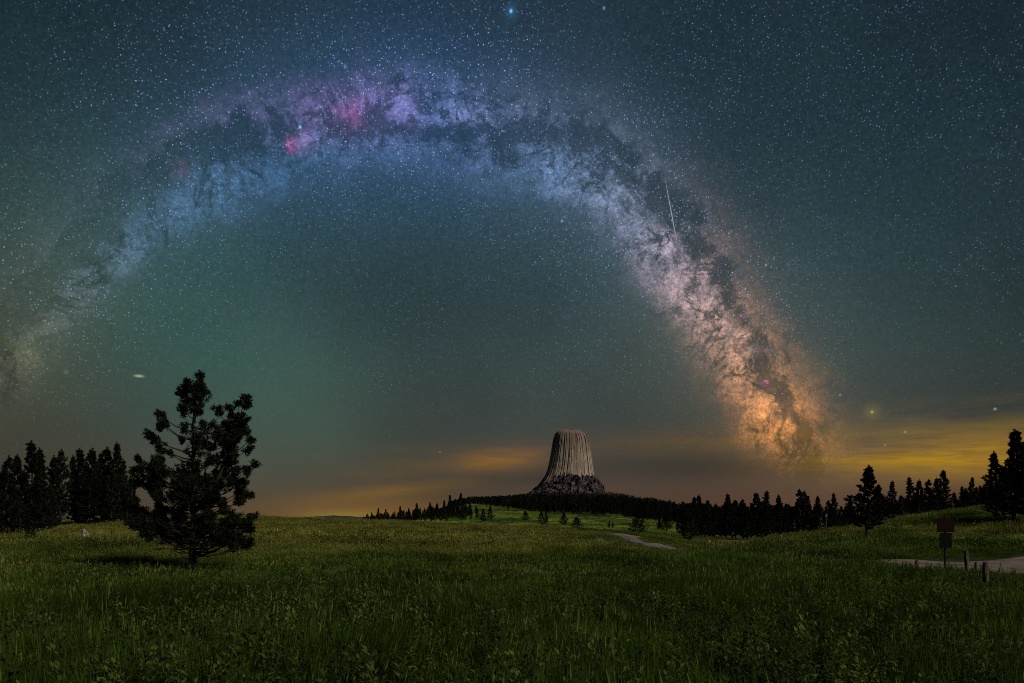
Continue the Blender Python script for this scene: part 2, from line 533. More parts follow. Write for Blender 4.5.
def road_gap(X, Y):
    """distance outside the road's edge (negative on the road)"""
    X = np.atleast_1d(np.asarray(X, float)); Y = np.atleast_1d(np.asarray(Y, float))
    best = np.full(X.shape, 1e9)
    for x, y, w in ROADC:
        best = np.minimum(best, np.hypot(X - x, Y - y) - w)
    return best


def base_z(X, Y):
    X = np.atleast_1d(np.asarray(X, float)); Y = np.atleast_1d(np.asarray(Y, float))
    az = np.arctan2(X, Y)
    r = np.hypot(X, Y)
    a = np.clip(az, -math.radians(45), math.radians(47))
    px = np.clip(512 + F * np.tan(a), -300, 1400)
    Ye = np.clip(r * np.cos(a), 20, 12000)
    back = ss(np.abs(np.degrees(az)), 60, 120)
    i = np.clip(np.searchsorted(_lpx, px) - 1, 0, len(_lpx) - 2)
    f = (px - _lpx[i]) / (_lpx[i + 1] - _lpx[i])
    f = f * f * (3 - 2 * f) * 0.6 + f * 0.4
    g = (np.log(Ye) - math.log(20)) / (math.log(12000) - math.log(20)) * (len(_lY) - 1)
    j = np.clip(g.astype(int), 0, len(_lY) - 2)
    h = g - j
    z = ((_tab[i, j] * (1 - h) + _tab[i, j + 1] * h) * (1 - f) + (_tab[i + 1, j] * (1 - h) + _tab[i + 1, j + 1] * h) * f)
    z = z * (1 - back) + back * (-0.01 * np.clip(r - 10, 0, 400))
    und = 0.10 * np.sin(X * 0.21 + 1.3) * np.sin(Y * 0.17 + .4) + 0.05 * np.sin(X * .53 + Y * .31) + 0.03 * np.sin(X * 1.1 - Y * .83)
    return z + und * ss(r, 6, 14) * (1 - ss(r, 60, 110))


def ground_z(X, Y):
    return base_z(X, Y)


def gz(x, y):
    return float(ground_z(x, y)[0])


def at(px, Y):
    X = (px - 512) / F * Y
    return X, Y, gz(X, Y)


# tint of the vegetation, shared by the soil sheet and the grasses: lush / straw patches fixed to the land
def meadow_tint(T, P):
    x, y, z = T.sep(P)
    n1 = T.noise(T.comb(x * 0.045, y * 0.030, 0.0), 1.0, 4, 0.6)
    n2 = T.noise(T.comb(x * 0.30, y * 0.16, 4.0), 1.0, 3, 0.6)
    far = T.smooth(y, 24.0, 60.0)
    right = T.smooth(x, -4.0, 14.0)
    straw = T.smooth(n1 * 0.7 + n2 * 0.35 + far * 0.16 - right * 0.10, 0.50, 0.68)
    lush = T.smooth(n1 * 0.5 + n2 * 0.5, 0.42, 0.60)
    return straw, lush


def hill_tint(T, P):
    """bright pasture beyond the rim: lush patches, worn pale streaks"""
    x, y, z = T.sep(P)
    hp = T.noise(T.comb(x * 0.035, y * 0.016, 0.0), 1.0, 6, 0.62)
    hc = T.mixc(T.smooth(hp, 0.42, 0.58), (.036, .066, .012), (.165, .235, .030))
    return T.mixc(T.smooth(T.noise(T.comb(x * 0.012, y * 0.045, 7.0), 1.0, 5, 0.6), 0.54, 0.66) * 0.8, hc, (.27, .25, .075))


def m_ground(T, out):
    P = wpos(T)
    straw, lush = meadow_tint(T, P)
    x, y, z = T.sep(P)
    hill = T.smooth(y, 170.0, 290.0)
    n = T.noise(P, 0.35, 8, 0.7)
    col_ = T.mixc(lush, (.030, .036, .012), (.040, .060, .016))
    col_ = T.mixc(straw * 0.8, col_, (.105, .092, .032))
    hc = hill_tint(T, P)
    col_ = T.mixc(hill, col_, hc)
    col_ = T.mixc(T.smooth(y, 680.0, 800.0), col_, (.014, .016, .010))
    col_ = col_ * T.smooth(n, 0.25, 0.75, 0.65, 1.35)
    principled(T, out, col_, 0.95, 0.1, bump(T, n, 0.6, 0.15))


M_ground = material("meadow_soil", m_ground)


def build_ground():
    azs = np.concatenate([np.linspace(-180, -52, 40, endpoint=False), np.linspace(-52, -38, 20, endpoint=False),
                          np.linspace(-38, 40, 300, endpoint=False), np.linspace(40, 54, 20, endpoint=False), np.linspace(54, 180, 40)[:-1]])
    rs = np.concatenate([[0.0], np.exp(np.linspace(math.log(1.0), math.log(5), 14, endpoint=False)),
                         np.exp(np.linspace(math.log(5), math.log(300), 240, endpoint=False)),
                         np.exp(np.linspace(math.log(300), math.log(20000), 130))])
    AZ, RR = np.meshgrid(np.radians(azs), rs[1:])
    X = RR * np.sin(AZ); Y = RR * np.cos(AZ)
    Z = base_z(X.ravel(), Y.ravel()).reshape(X.shape)
    rg = np.full(X.shape, 9.0)
    near = (RR < 150) & (np.abs(np.degrees(AZ)) < 75)
    rg[near] = road_gap(X[near], Y[near])
    Z = Z - 0.09 * (1 - ss(rg, -1.3, -0.2))
    n = len(azs)
    verts = [(0, 0, 0)] + list(zip(X.ravel(), Y.ravel(), Z.ravel()))
    faces = [(0, 1 + (k + 1) % n, 1 + k) for k in range(n)]
    for r in range(len(rs) - 2):
        b = 1 + r * n
        for k in range(n):
            k2 = (k + 1) % n
            faces.append((b + k, b + k2, b + n + k2, b + n + k))
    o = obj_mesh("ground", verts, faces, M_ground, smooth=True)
    tag(o, kind='structure')


build_ground()


def m_road(T, out):
    P = wpos(T)
    n = T.noise(P, 9.0, 8, 0.75)
    n2 = T.noise(P, 0.7, 5, 0.65)
    c = T.mixc(n, (.095, .072, .058), (.235, .182, .150))
    c = c * T.smooth(n2, 0.34, 0.66, 0.55, 1.2)
    principled(T, out, c, 0.95, 0.15, bump(T, n, 0.8, 0.03))


M_road = material("pinkish_gravel", m_road)


def build_road():
    st = 0.35
    xs = np.arange(8.0, 62.0, st); ys = np.arange(24.0, 155.0, st)
    XX, YY = np.meshgrid(xs, ys)
    rough = (XX - np.interp(YY, ROADC[::-1, 1][np.argsort(ROADC[::-1, 1])], ROADC[::-1, 0][np.argsort(ROADC[::-1, 1])])) * 0
    g = road_gap(XX.ravel(), YY.ravel()).reshape(XX.shape) + rough
    idx = -np.ones(XX.shape, int)
    use = g < 0.9
    cell = use[:-1, :-1] & use[1:, :-1] & use[:-1, 1:] & use[1:, 1:]
    verts, faces = [], []
    Z = ground_z(XX.ravel(), YY.ravel()).reshape(XX.shape)
    wob = np.array([mnoise.noise((a * .9, b * .9, 2.0)) for a, b in zip(XX[use], YY[use])])
    Gw = g.copy(); Gw[use] += wob * .45
    H = 0.03 - 0.20 * ss(Gw, -.45, .55)
    for r, c in zip(*np.nonzero(use)):
        idx[r, c] = len(verts)
        verts.append((XX[r, c], YY[r, c], Z[r, c] + H[r, c]))
    for r, c in zip(*np.nonzero(cell)):
        faces.append((idx[r, c], idx[r, c + 1], idx[r + 1, c + 1], idx[r + 1, c]))
    tag(obj_mesh("gravel_road", verts, faces, M_road, smooth=True), kind='structure')


build_road()


def build_far_hills():
    M = material("far_ridge_forest", lambda T, out: principled(T, out, T.mixc(T.noise(wpos(T), .01, 5), (.030, .038, .045), (.055, .065, .075)), 1.0, 0.0))
    verts, faces = [], []
    n = 90
    for k in range(n + 1):
        px = -80 + (460 + 80) * k / n
        Y = 7000
        X = (px - 512) / F * Y
        top = 517.2 - 1.4 * math.exp(-((px - 342) / 26) ** 2) + 0.5 * math.sin(px * .11) + 0.25 * math.sin(px * .37 + 1)
        z = zf(Y, top)
        for dy, zz in ((-900, -70), (-500, z * .4 - 20), (-120, z - 4), (0, z), (200, z - 5), (1000, -80)):
            verts.append((X, Y + dy, zz))
    for k in range(n):
        for j in range(5):
            faces.append((k * 6 + j, (k + 1) * 6 + j, (k + 1) * 6 + j + 1, k * 6 + j + 1))
    tag(obj_mesh("far_hills", verts, faces, M, smooth=True), kind='structure')


build_far_hills()


# ------------------------------------------------------------------ the rock tower
def m_rock_columns(T, out):
    P = T.node('ShaderNodeTexCoord').outputs['Object']
    x, y, z = T.sep(P)
    streak = T.noise(T.comb(x * 0.16, y * 0.16, z * 0.010), 1.0, 5, 0.65)
    fine = T.noise(T.comb(x * 0.42, y * 0.42, z * 0.030), 1.0, 4, 0.7)
    blot = T.noise(P, 0.035, 5, 0.6)
    c = T.mixc(T.smooth(streak, 0.36, 0.62), (.262, .200, .162), (.415, .330, .248))
    c = T.mixc(T.smooth(fine, 0.52, 0.70), c, (.185, .148, .128))
    c = T.mixc(T.smooth(blot, 0.50, 0.68) * 0.6, c, (.26, .215, .185))
    top = T.smooth(z + (streak - 0.5) * 60.0, 128.0, 188.0)
    c = T.mixc(top * 0.75, c, (.20, .135, .11))
    principled(T, out, c, 0.95, 0.1, bump(T, streak + fine, 1.0, 2.0))


def m_rock_talus(T, out):
    P = T.node('ShaderNodeTexCoord').outputs['Object']
    d, c3 = T.voro(P, 0.11)
    n = T.noise(P, 0.12, 6, 0.7)
    c = T.mixc(T.smooth(n, 0.42, 0.72), (.036, .027, .031), (.185, .140, .150))
    principled(T, out, c, 0.95, 0.1, bump(T, n, 1.0, 3.0))


def build_tower():
    Y0 = 2600.0
    k = Y0 / F
    X0 = (569 - 512) * k
    zb = zf(Y0, 494)
    th = thing("rock_tower", (X0, Y0, zb))
    tag(th, "giant flat-topped rock tower with fluted column sides rising above the dark forest", "rock formation")
    rows = [(430.2, 560.5, 577.0), (430.8, 558.3, 580.5), (432.0, 556.4, 583.8), (434.3, 555.0, 586.6), (440, 553.5, 588.9), (446, 552.6, 590.0), (452, 551.6, 590.8), (462, 549.4, 592.2),
            (470, 547.2, 593.2), (476, 544.6, 594.3), (482, 540.5, 595.5), (488, 536, 597), (497, 530, 600)]
    ry = [r[0] for r in rows]
    r_ = np.random.default_rng(3)
    NA, NH = 840, 60
    # column boundaries round the circumference
    edges = [0.0]
    while edges[-1] < 1:
        edges.append(edges[-1] + r_.uniform(.005, .010))
    edges = np.array(edges) / edges[-1]
    depth = r_.normal(0, .6, len(edges))
    brk = [[(r_.uniform(0, 1), r_.normal(0, .55)) for _ in range(3)] for _ in edges]
    verts, faces = [], []
    for h in range(NH + 1):
        py = 497 - (497 - 430.6) * (h / NH) ** 0.96
        l = np.interp(py, ry, [r[1] for r in rows]); r = np.interp(py, ry, [r[2] for r in rows])
        cx = ((l + r) / 2 - 569) * k
        rx = (r - l) / 2 * k
        z = zf(Y0, py) - zb
        for a in range(NA):
            u = a / NA
            i = int(np.searchsorted(edges, u, side='right') - 1)
            i = min(i, len(edges) - 2)
            f = (u - edges[i]) / (edges[i + 1] - edges[i])
            prof = 0.85 * (math.sqrt(max(0, 1 - (2 * f - 1) ** 2)) - 0.8)
            off = depth[i]
            for bh, bo in brk[i]:
                if h / NH > bh:
                    off += bo
            off += 0.7 * mnoise.noise((u * 40, h * .08, 1.0)) + 2.2 * mnoise.noise((u * 9, h * .04, 5.0))
            fade = min(1, (NH - h) / 7)
            g = (prof + off) * (0.12 + .88 * fade)
            t = 2 * math.pi * u
            e = 2.4
            c_, s_ = math.cos(t), math.sin(t)
            q = (abs(c_) ** e + abs(s_) ** e) ** (-1 / e)
            verts.append((cx + (rx * q + g - 1.2) * c_, (rx * .9 * q + g) * s_, z))
    for h in range(NH):
        for a in range(NA):
            a2 = (a + 1) % NA
            faces.append((h * NA + a, h * NA + a2, (h + 1) * NA + a2, (h + 1) * NA + a))
    top0 = NH * NA
    l, r = rows[0][1], rows[0][2]
    verts_c = len(verts)
    for a in range(NA):
        v = verts[top0 + a]
        verts.append((v[0] * .55, v[1] * .55, v[2] + 1.5 + r_.normal(0, .5)))
    verts.append((((l + r) / 2 - 569) * k, 0, verts[top0][2] + 2.2))
    for a in range(NA):
        a2 = (a + 1) % NA
        faces.append((top0 + a, top0 + a2, verts_c + a2, verts_c + a))
        faces.append((verts_c + a, verts_c + a2, len(verts) - 1))
    obj_mesh("column_shaft", verts, faces, material("fluted_phonolite", m_rock_columns), th)
    # boulder skirt with a ragged upper edge
    rows = [(466, 551, 590.5), (474, 548.5, 592.5), (478, 545, 597), (482, 541.5, 600), (486, 538, 601.8), (490, 533.5, 603.2), (494, 527, 606), (500, 515, 612), (508, 495, 622)]
    ry = [q[0] for q in rows]
    NA, NH = 420, 44
    verts, faces = [], []
    for h in range(NH + 1):
        f = h / NH
        for a in range(NA):
            u = a / NA
            t = 2 * math.pi * u
            topy = 475.5 + 6.0 * mnoise.noise((math.cos(t) * 4, math.sin(t) * 4, 2)) + 6.0 * mnoise.noise((math.cos(t) * 13, math.sin(t) * 13, 7)) + 3.0 * mnoise.noise((math.cos(t) * 30, math.sin(t) * 30, 9)) + 3.5 * max(0, -math.cos(t) - .35)
            py = 508 - (508 - topy) * f
            l = np.interp(py, ry, [q[1] for q in rows]); r = np.interp(py, ry, [q[2] for q in rows])
            cx = ((l + r) / 2 - 569) * k
            rx = (r - l) / 2 * k
            z = zf(Y0, py) - zb
            p = (math.cos(t) * rx * .06, math.sin(t) * rx * .06, z * .06)
            g = 10 * mnoise.noise(p) + 7 * mnoise.noise((p[0] * 2.3, p[1] * 2.3, p[2] * 2.3)) + 4.5 * mnoise.noise((p[0] * 5, p[1] * 5, p[2] * 5))
            g *= min(1, 1.35 - f)
            verts.append((cx + (rx + g * .55 + (-5 if h == NH else 0)) * math.cos(t), (rx * .95 + g + 3 + (-12 if h == NH else 0)) * math.sin(t), z + g * .35))
    for h in range(NH):
        for a in range(NA):
            a2 = (a + 1) % NA
            faces.append((h * NA + a, h * NA + a2, (h + 1) * NA + a2, (h + 1) * NA + a))
    obj_mesh("boulder_skirt", verts, faces, material("purplish_talus", m_rock_talus), th)
    return th, k, X0, Y0, zb


TOWER = build_tower()


# ------------------------------------------------------------------ conifers
def m_needles(T, out):
    oi = T.node('ShaderNodeObjectInfo')
    n = T.noise(wpos(T), 0.9, 3, 0.6)
    c = T.mixc(n, (.007, .009, .005), (.014, .018, .009))
    c = c * T.smooth(Sc(T, oi.outputs['Random']), 0.0, 1.0, 0.75, 1.2)
    principled(T, out, c, 0.8, 0.1)


def m_bark(T, out):
    P = T.node('ShaderNodeTexCoord').outputs['Object']
    x, y, z = T.sep(P)
    n = T.noise(T.comb(x * 14, y * 14, z * 3), 1.0, 5, 0.7)
    principled(T, out, T.mixc(n, (.014, .011, .008), (.050, .036, .027)), 0.95, 0.1, bump(T, n, 0.8, 0.02))


M_needle = material("pine_needles", m_needles)
M_bark = material("pine_bark", m_bark)


class MB:
    def __init__(self):
        self.v, self.f = [], []

    def tube(self, pts, radii, seg=6):
        b0 = len(self.v)
        for i, p in enumerate(pts):
            p = Vector(p)
            d = (Vector(pts[min(i + 1, len(pts) - 1)]) - Vector(pts[max(i - 1, 0)])).normalized()
            a = d.orthogonal().normalized()
            b = d.cross(a)
            for k in range(seg):
                t = 2 * math.pi * k / seg
                self.v.append(tuple(p + (a * math.cos(t) + b * math.sin(t)) * radii[i]))
        for i in range(len(pts) - 1):
            for k in range(seg):
                k2 = (k + 1) % seg
                self.f.append((b0 + i * seg + k, b0 + i * seg + k2, b0 + (i + 1) * seg + k2, b0 + (i + 1) * seg + k))
        self.v.append(tuple(pts[-1]))
        e = b0 + (len(pts) - 1) * seg
        for k in range(seg):
            self.f.append((e + k, e + (k + 1) % seg, len(self.v) - 1))

    def tuft(self, R, c, d, length, n, width):
        """a bottle-brush of needle blades along a twig"""
        d = np.asarray(d, float); d /= np.linalg.norm(d)
        c = np.asarray(c, float)
        t = R.uniform(-.5, .5, n)
        dirs = R.normal(0, 1, (n, 3)); dirs /= np.linalg.norm(dirs, axis=1)[:, None]
        dirs = dirs + d * 0.75
        dirs /= np.linalg.norm(dirs, axis=1)[:, None]
        base = c + d * (t * length * .9)[:, None]
        L = length * R.uniform(.5, .85, n)
        side = np.cross(dirs, R.normal(0, 1, (n, 3))); side /= np.linalg.norm(side, axis=1)[:, None]
        tip = base + dirs * L[:, None]
        mid = base + dirs * (L * .45)[:, None]
        w = width * R.uniform(.7, 1.3, n)
        b0 = len(self.v)
        for i in range(n):
            self.v += [tuple(base[i]), tuple(mid[i] + side[i] * w[i]), tuple(tip[i]), tuple(mid[i] - side[i] * w[i])]
            self.f.append((b0 + 4 * i, b0 + 4 * i + 1, b0 + 4 * i + 2, b0 + 4 * i + 3))

    def build(self, name, mat, parent=None):
        return obj_mesh(name, self.v, self.f, mat, parent)

    def mesh(self, name, mat):
        me = bpy.data.meshes.new(name)
        me.from_pydata(self.v, [], self.f)
        me.materials.append(mat)
        me.update()
        return me


def pine_parts(seed, H=10.0, base=.12, wid=.20, shape=1.0, nl=70, tpl=5, ntri=13, tl=.36, tw=.075, gap=0.0, twin=False):
    """(trunk, crown) of a conifer H metres tall"""
    R = np.random.default_rng(seed)
    tr, cr = MB(), MB()
    lean = R.normal(0, .015, 2) * H
    n = 9

    def axis(f):
        return np.array([lean[0] * f * f + .012 * H * math.sin(f * 5 + seed), lean[1] * f * f + .012 * H * math.cos(f * 4 + seed), f * H])
    tr.tube([axis(i / n) - (np.array([0, 0, .3]) if i == 0 else 0) for i in range(n + 1)], [H * .016 * (1 - .93 * (i / n)) + .01 for i in range(n + 1)], 7)
    ph = R.uniform(0, 6.28)
    # crown outline wobble: some sides and levels thicker than others
    for i in range(nl):
        f = base + (1 - base) * ((i + R.uniform(0, 1)) / nl) ** 0.9 * .985
        ph += 2.4 + R.normal(0, .5)
        q = (f - base) / (1 - base)
        prof = (min(1.0, q / .16) ** .6) * (1 - q) ** (0.98 * shape) * 1.08 + .05
        prof *= .70 + .60 * mnoise.noise((math.cos(ph) * 1.5 + seed, math.sin(ph) * 1.5, q * 6)) + R.uniform(0, .45) * (1 - .75 * q)
        prof = max(prof, .07)
        L = wid * H * prof
        if gap and R.uniform() < gap:
            continue
        p0 = axis(f)
        up = .15 + .55 * q + R.normal(0, .16)
        d = np.array([math.cos(ph), math.sin(ph), up * .5]); d /= np.linalg.norm(d)
        p1 = p0 + d * L * .6 - np.array([0, 0, .06 * L])
        p2 = p0 + d * L + np.array([0, 0, .26 * L * (0.3 + q)])
        tr.tube([p0, p1, p2], [H * .0045 * (1 - q * .7) + .006, H * .003 * (1 - q * .7) + .005, .004], 4)
        # clumps of brushes: one at the tip, one or two back along the limb
        for g, share in ((1.0, 1.0), (.68, .8), (.40, .5)):
            if g < .5 and prof < .45:
                continue
            c0 = (p1 + (p2 - p1) * ((g - .6) / .4)) if g > .6 else p0 + (p1 - p0) * g / .6
            rad_ = (.12 + .30 * prof) * H * .045 * (1.15 if g == 1 else 1.0)
            for k in range(max(1, int(tpl * share))):
                c = c0 + R.normal(0, 1, 3) * rad_ * np.array([.75, .75, .55])
                dd = d + np.array([0, 0, .6]) + R.normal(0, .4, 3)
                cr.tuft(R, c, dd, tl * H / 10 * R.uniform(.7, 1.15), ntri, tw * H / 10)
    for k in range(4):
        cr.tuft(R, axis(1 - .012 * k * 1.6) + np.array([0, 0, .02 * H]) - np.array([0, 0, .012 * H * k]), (R.normal(0, .15), R.normal(0, .15), 1), tl * H / 10 * .9, ntri, tw * H / 10)
    return tr, cr


PINES = []
for i, kw in enumerate([dict(wid=.17, shape=.9), dict(wid=.20, shape=1.1, base=.08), dict(wid=.15, shape=.8, gap=.12, base=.16), dict(wid=.22, shape=1.25, base=.06),
                        dict(wid=.16, shape=.7, gap=.2, base=.2), dict(wid=.25, shape=.9, base=.08, nl=95), dict(wid=.12, shape=.8, base=.10), dict(wid=.30, shape=.75, base=.05, nl=100), dict(wid=.235, shape=1.35, base=.20, nl=80, tpl=6), dict(wid=.21, shape=1.15, base=.10, nl=100, tpl=6)]):
    tr, cr = pine_parts(20 + i, **kw)
    PINES.append((tr.mesh("trunk", M_bark), cr.mesh("crown", M_needle)))
PROTO = {}


def pine(x, y, h, variant, label, group, cat="tree", wide=1.0, z=None, rz=None):
    z = gz(x, y) if z is None else z
    key = variant
    rz = random.uniform(0, 6.28) if rz is None else rz
    if key not in PROTO:
        t = thing("pine_tree", (0, 0, 0))
        for nm, me in zip(("trunk", "crown"), PINES[variant]):
            o = bpy.data.objects.new(nm, me)
            COL.objects.link(o)
            o.parent = t
        PROTO[key] = (t, list(t.children))
        root = t
    else:
        src, kids = PROTO[key]
        root = src.copy()
        COL.objects.link(root)
        for c in kids:
            d = c.copy()
            COL.objects.link(d)
            d.parent = root
    s_ = h / 10.2
    root.location = (x, y, z - 0.05)
    root.rotation_euler = (0, 0, rz)
    root.scale = (s_ * wide, s_ * wide, s_)
    for k in ('label', 'category', 'group'):
        if k in root:
            del root[k]
    tag(root, label, cat, group)
    return root


def pine_top(px, top, Y, variant, label, group, wide=1.0):
    """conifer at a bearing and depth whose tip shows at the given height"""
    x, y, z = at(px, Y)
    h = max(1.0, CAM_Z - (top - HZ) * Y / F - z)
    return pine(x, y, h, variant, label, group, wide=wide)


# --- the lone pine in the left of the meadow, limb by limb
def hero_pine():
    x, y, z = at(193, 27.7)
    th = thing("pine_tree", (x, y, z))
    tag(th, "large bushy lone pine in the left meadow with bare low limbs and two tops", "tree")
    k = 1 / 3.18 / 29.0
    R = np.random.default_rng(5)

    def loc(cx, cy, d=0.0):
        return np.array([(cx - 232) * k, d, (655 - cy) * k])
    axis = [(230, 670), (231, 600), (234, 500), (235, 400), (233, 300), (232, 200), (240, 110), (249, 38)]
    rad = [.145, .115, .095, .08, .06, .042, .026, .010]
    tr, cr = MB(), MB()
    tr.tube([loc(*p) for p in axis], rad, 10)
    for a in range(5):
        t = a * 1.26 + .3
        tr.tube([loc(230, 645) + np.array([math.cos(t) * .06, math.sin(t) * .06, .05]), loc(230, 668) + np.array([math.cos(t) * .30, math.sin(t) * .30, -.02])], [.07, .02], 5)

    def trunk_at(cy):
        return loc(np.interp(cy, [p[1] for p in axis[::-1]], [p[0] for p in axis[::-1]]), cy)
    second = [(236, 470), (290, 400), (335, 310), (365, 220), (393, 118)]      # the second leader to the right
    tr.tube([loc(*p, d=.1) for p in second], [.07, .055, .042, .03, .01], 7)
    cl = [(248, 42, 15), (243, 60, 18), (247, 95, 26), (240, 185, 10), (230, 375, 34), (170, 350, 26), (140, 360, 26), (200, 355, 20), (330, 195, 24), (375, 200, 26), (370, 240, 26), (325, 260, 28), (290, 260, 26), (285, 310, 26), (330, 320, 24), (270, 345, 30), (290, 375, 30), (320, 395, 26), (345, 415, 24), (375, 385, 24), (385, 350, 18), (360, 440, 16), (250, 425, 34), (220, 470, 26), (345, 520, 30), (380, 520, 26), (310, 485, 22), (300, 525, 24), (340, 545, 26), (365, 565, 26), (395, 550, 20), (215, 540, 20), (115, 515, 28), (75, 510, 24), (145, 510, 26), (150, 540, 26), (190, 520, 22), (60, 475, 22), (235, 75, 24), (210, 92, 26), (200, 100, 18), (265, 85, 22), (205, 125, 20), (250, 125, 28), (225, 155, 26), (258, 160, 18),
          (150, 175, 18), (160, 205, 22), (183, 208, 14), (130, 235, 18), (132, 260, 20), (160, 278, 22), (100, 305, 20), (70, 308, 16), (75, 345, 24), (110, 345, 28),
          (150, 325, 25), (207, 325, 17), (180, 290, 13), (205, 245, 12), (213, 212, 12),
          (395, 115, 15), (402, 135, 16), (375, 130, 15), (345, 145, 15), (320, 160, 20), (360, 170, 24), (390, 178, 22), (300, 190, 20), (340, 210, 30), (388, 220, 24), (412, 245, 16),
          (272, 215, 22), (300, 235, 28), (350, 250, 30), (390, 272, 20), (268, 262, 22), (310, 285, 28), (350, 300, 22), (427, 322, 13), (412, 345, 18), (395, 380, 22), (370, 410, 22),
          (335, 372, 20), (300, 345, 24), (352, 338, 16), (402, 420, 16), (382, 438, 14),
          (70, 385, 25), (110, 385, 32), (150, 385, 34), (190, 385, 34), (235, 355, 28), (235, 400, 38), (270, 390, 32), (200, 430, 32), (240, 450, 30), (275, 430, 28), (310, 420, 24),
          (330, 450, 20), (290, 470, 20), (130, 420, 22), (160, 430, 20), (90, 420, 18),
          (48, 465, 18), (68, 490, 28), (100, 500, 28), (120, 475, 22), (90, 530, 24), (130, 530, 28), (165, 500, 24), (180, 540, 26), (150, 565, 24), (200, 572, 22), (212, 500, 18), (172, 468, 14), (95, 455, 14),
          (412, 490, 18), (385, 500, 28), (350, 495, 26), (320, 510, 26), (400, 530, 16), (370, 545, 26), (402, 572, 14), (370, 580, 22), (330, 560, 26), (300, 545, 24), (278, 560, 18), (345, 590, 14), (280, 520, 20), (265, 500, 16)]
    for cx, cy, r in cl:
        halfw = np.interp(cy, [40, 120, 180, 250, 350, 420, 480, 560, 600], [25, 50, 130, 160, 180, 180, 190, 180, 130])
        dx = abs(cx - 240)
        dmax = math.sqrt(max(0.0, halfw ** 2 - min(dx, halfw) ** 2)) * .85
        d = R.uniform(-1, 1) * dmax * k
        c = loc(cx, cy, d)
        rr = r * k * .92
        # limb from trunk or from the second leader
        if cx > 300 and cy < 420:
            yy = np.interp(cy + 45, [p[1] for p in second[::-1]], [p[1] for p in second[::-1]])
            p0 = loc(np.interp(yy, [p[1] for p in second[::-1]], [p[0] for p in second[::-1]]), yy, .1)
        else:
            p0 = trunk_at(min(cy + 18 + dx * .28, 610))
        hor = math.hypot(c[0] - p0[0], c[1] - p0[1])
        p1 = p0 + (c - p0) * .55 - np.array([0, 0, .10 * hor])
        w0 = .012 + .016 * min(1.6, hor)
        if np.linalg.norm(c - p0) > .05:
            tr.tube([p0, (p0 + p1) / 2 - np.array([0, 0, .03 * hor]), p1, c], [w0, w0 * .8, w0 * .6, .008], 5)
        out = np.array([c[0], c[1] * .8, .30 + .25 * np.linalg.norm(c[:2])])
        nt = int((6 + (r / 10) ** 2 * 2.3) * (1.45 if 360 < cy < 560 and abs(cx - 235) < 150 else 1.1))
        for q in range(nt):
            o_ = R.normal(0, 1, 3); o_ /= np.linalg.norm(o_)
            o_ = o_ * rr * R.uniform(.1, 1.0) ** .6 * np.array([1, 1, .9])
            dd = out + o_ * 1.8 + R.normal(0, .12, 3) + np.array([0, 0, .25])
            cr.tuft(R, c + o_, dd, .17 * R.uniform(.8, 1.25), 30, .015)
        # another clump deeper in, behind the silhouette, so that the crown is round
        if r > 20 and dmax * k > .25:
            c2 = loc(240 + (cx - 240) * R.uniform(.3, .85), cy + R.uniform(-12, 12), -d * R.uniform(.5, 1.1))
            for q in range(nt // 3):
                o_ = R.normal(0, .45, 3) * rr
                cr.tuft(R, c2 + o_, np.array([c2[0], c2[1], .5]) + R.normal(0, .3, 3), .17 * R.uniform(.8, 1.2), 30, .013)
            p0 = trunk_at(min(cy + 40, 610))
            tr.tube([p0, (p0 + c2) / 2 - np.array([0, 0, .06]), c2], [.022, .016, .008], 5)
    # bare lower limbs
    for pts in [[(232, 590), (190, 592), (140, 588), (98, 602)], [(230, 600), (205, 605), (185, 600), (165, 594)], [(233, 600), (262, 598), (300, 588), (345, 586)], [(232, 615), (262, 602), (282, 606), (310, 600)],
                [(232, 630), (250, 618), (266, 612)], [(228, 625), (205, 618), (190, 622)], [(229, 640), (212, 632), (206, 640)], [(236, 560), (262, 545), (280, 530)], [(140, 588), (120, 592), (105, 590)]]:
        dd = R.uniform(-.5, .3)
        tr.tube([loc(px_, py_, dd * i / 3) for i, (px_, py_) in enumerate(pts)], [.034 * (1 - .28 * i) for i in range(len(pts))], 5)
    tr.build("trunk", M_bark, th)
    cr.build("crown", M_needle, th)


hero_pine()

# --- the grove on the left rise
GL = "pines of the left grove"
grove = [
    # px, top, depth, variant, wide, label
    (8, 456, 74, 2, 1.0, "narrow dark pine at the far left end of the left grove"),
    (19, 455, 80, 0, 1.0, "dark pine just left of the tallest tree of the left grove"),
    (31, 442, 78, 1, 1.05, "tallest dark pine of the left grove, with a broad rounded head"),
    (43, 449, 96, 6, 1.1, "slim pine just right of the tallest tree of the left grove"),
    (53, 456, 100, 2, 1.0, "short-headed pine in the middle of the left grove, before the bright gap"),
    (61, 450, 98, 4, .9, "pine with a tufted round head left of the grove's bright gap"),
    (75.5, 456, 104, 6, .9, "thin pine at the right edge of the bright gap in the left grove"),
    (82, 449, 106, 1, 1.1, "thick pine starting the dense right block of the left grove"),
    (93, 449, 102, 0, 1.15, "second tall pine in the dense right block of the left grove"),
    (102, 453, 108, 3, 1.0, "pine with a lower top in the middle of the grove's dense right block"),
    (108, 448, 104, 2, 1.1, "pine just left of the pointed right-hand peak of the left grove"),
    (116, 443, 103, 3, 1.0, "pointed pine that peaks the right block of the left grove"),
    (124, 460, 106, 3, 1.05, "shorter pine on the right shoulder of the left grove"),
    (131, 478, 104, 5, 1.0, "lowest pine at the right end of the left grove, beside the lone pine"),
]
for px, top, Y, v, w, lab in grove:
    pine_top(px, top, Y, v, lab, GL, wide=w)
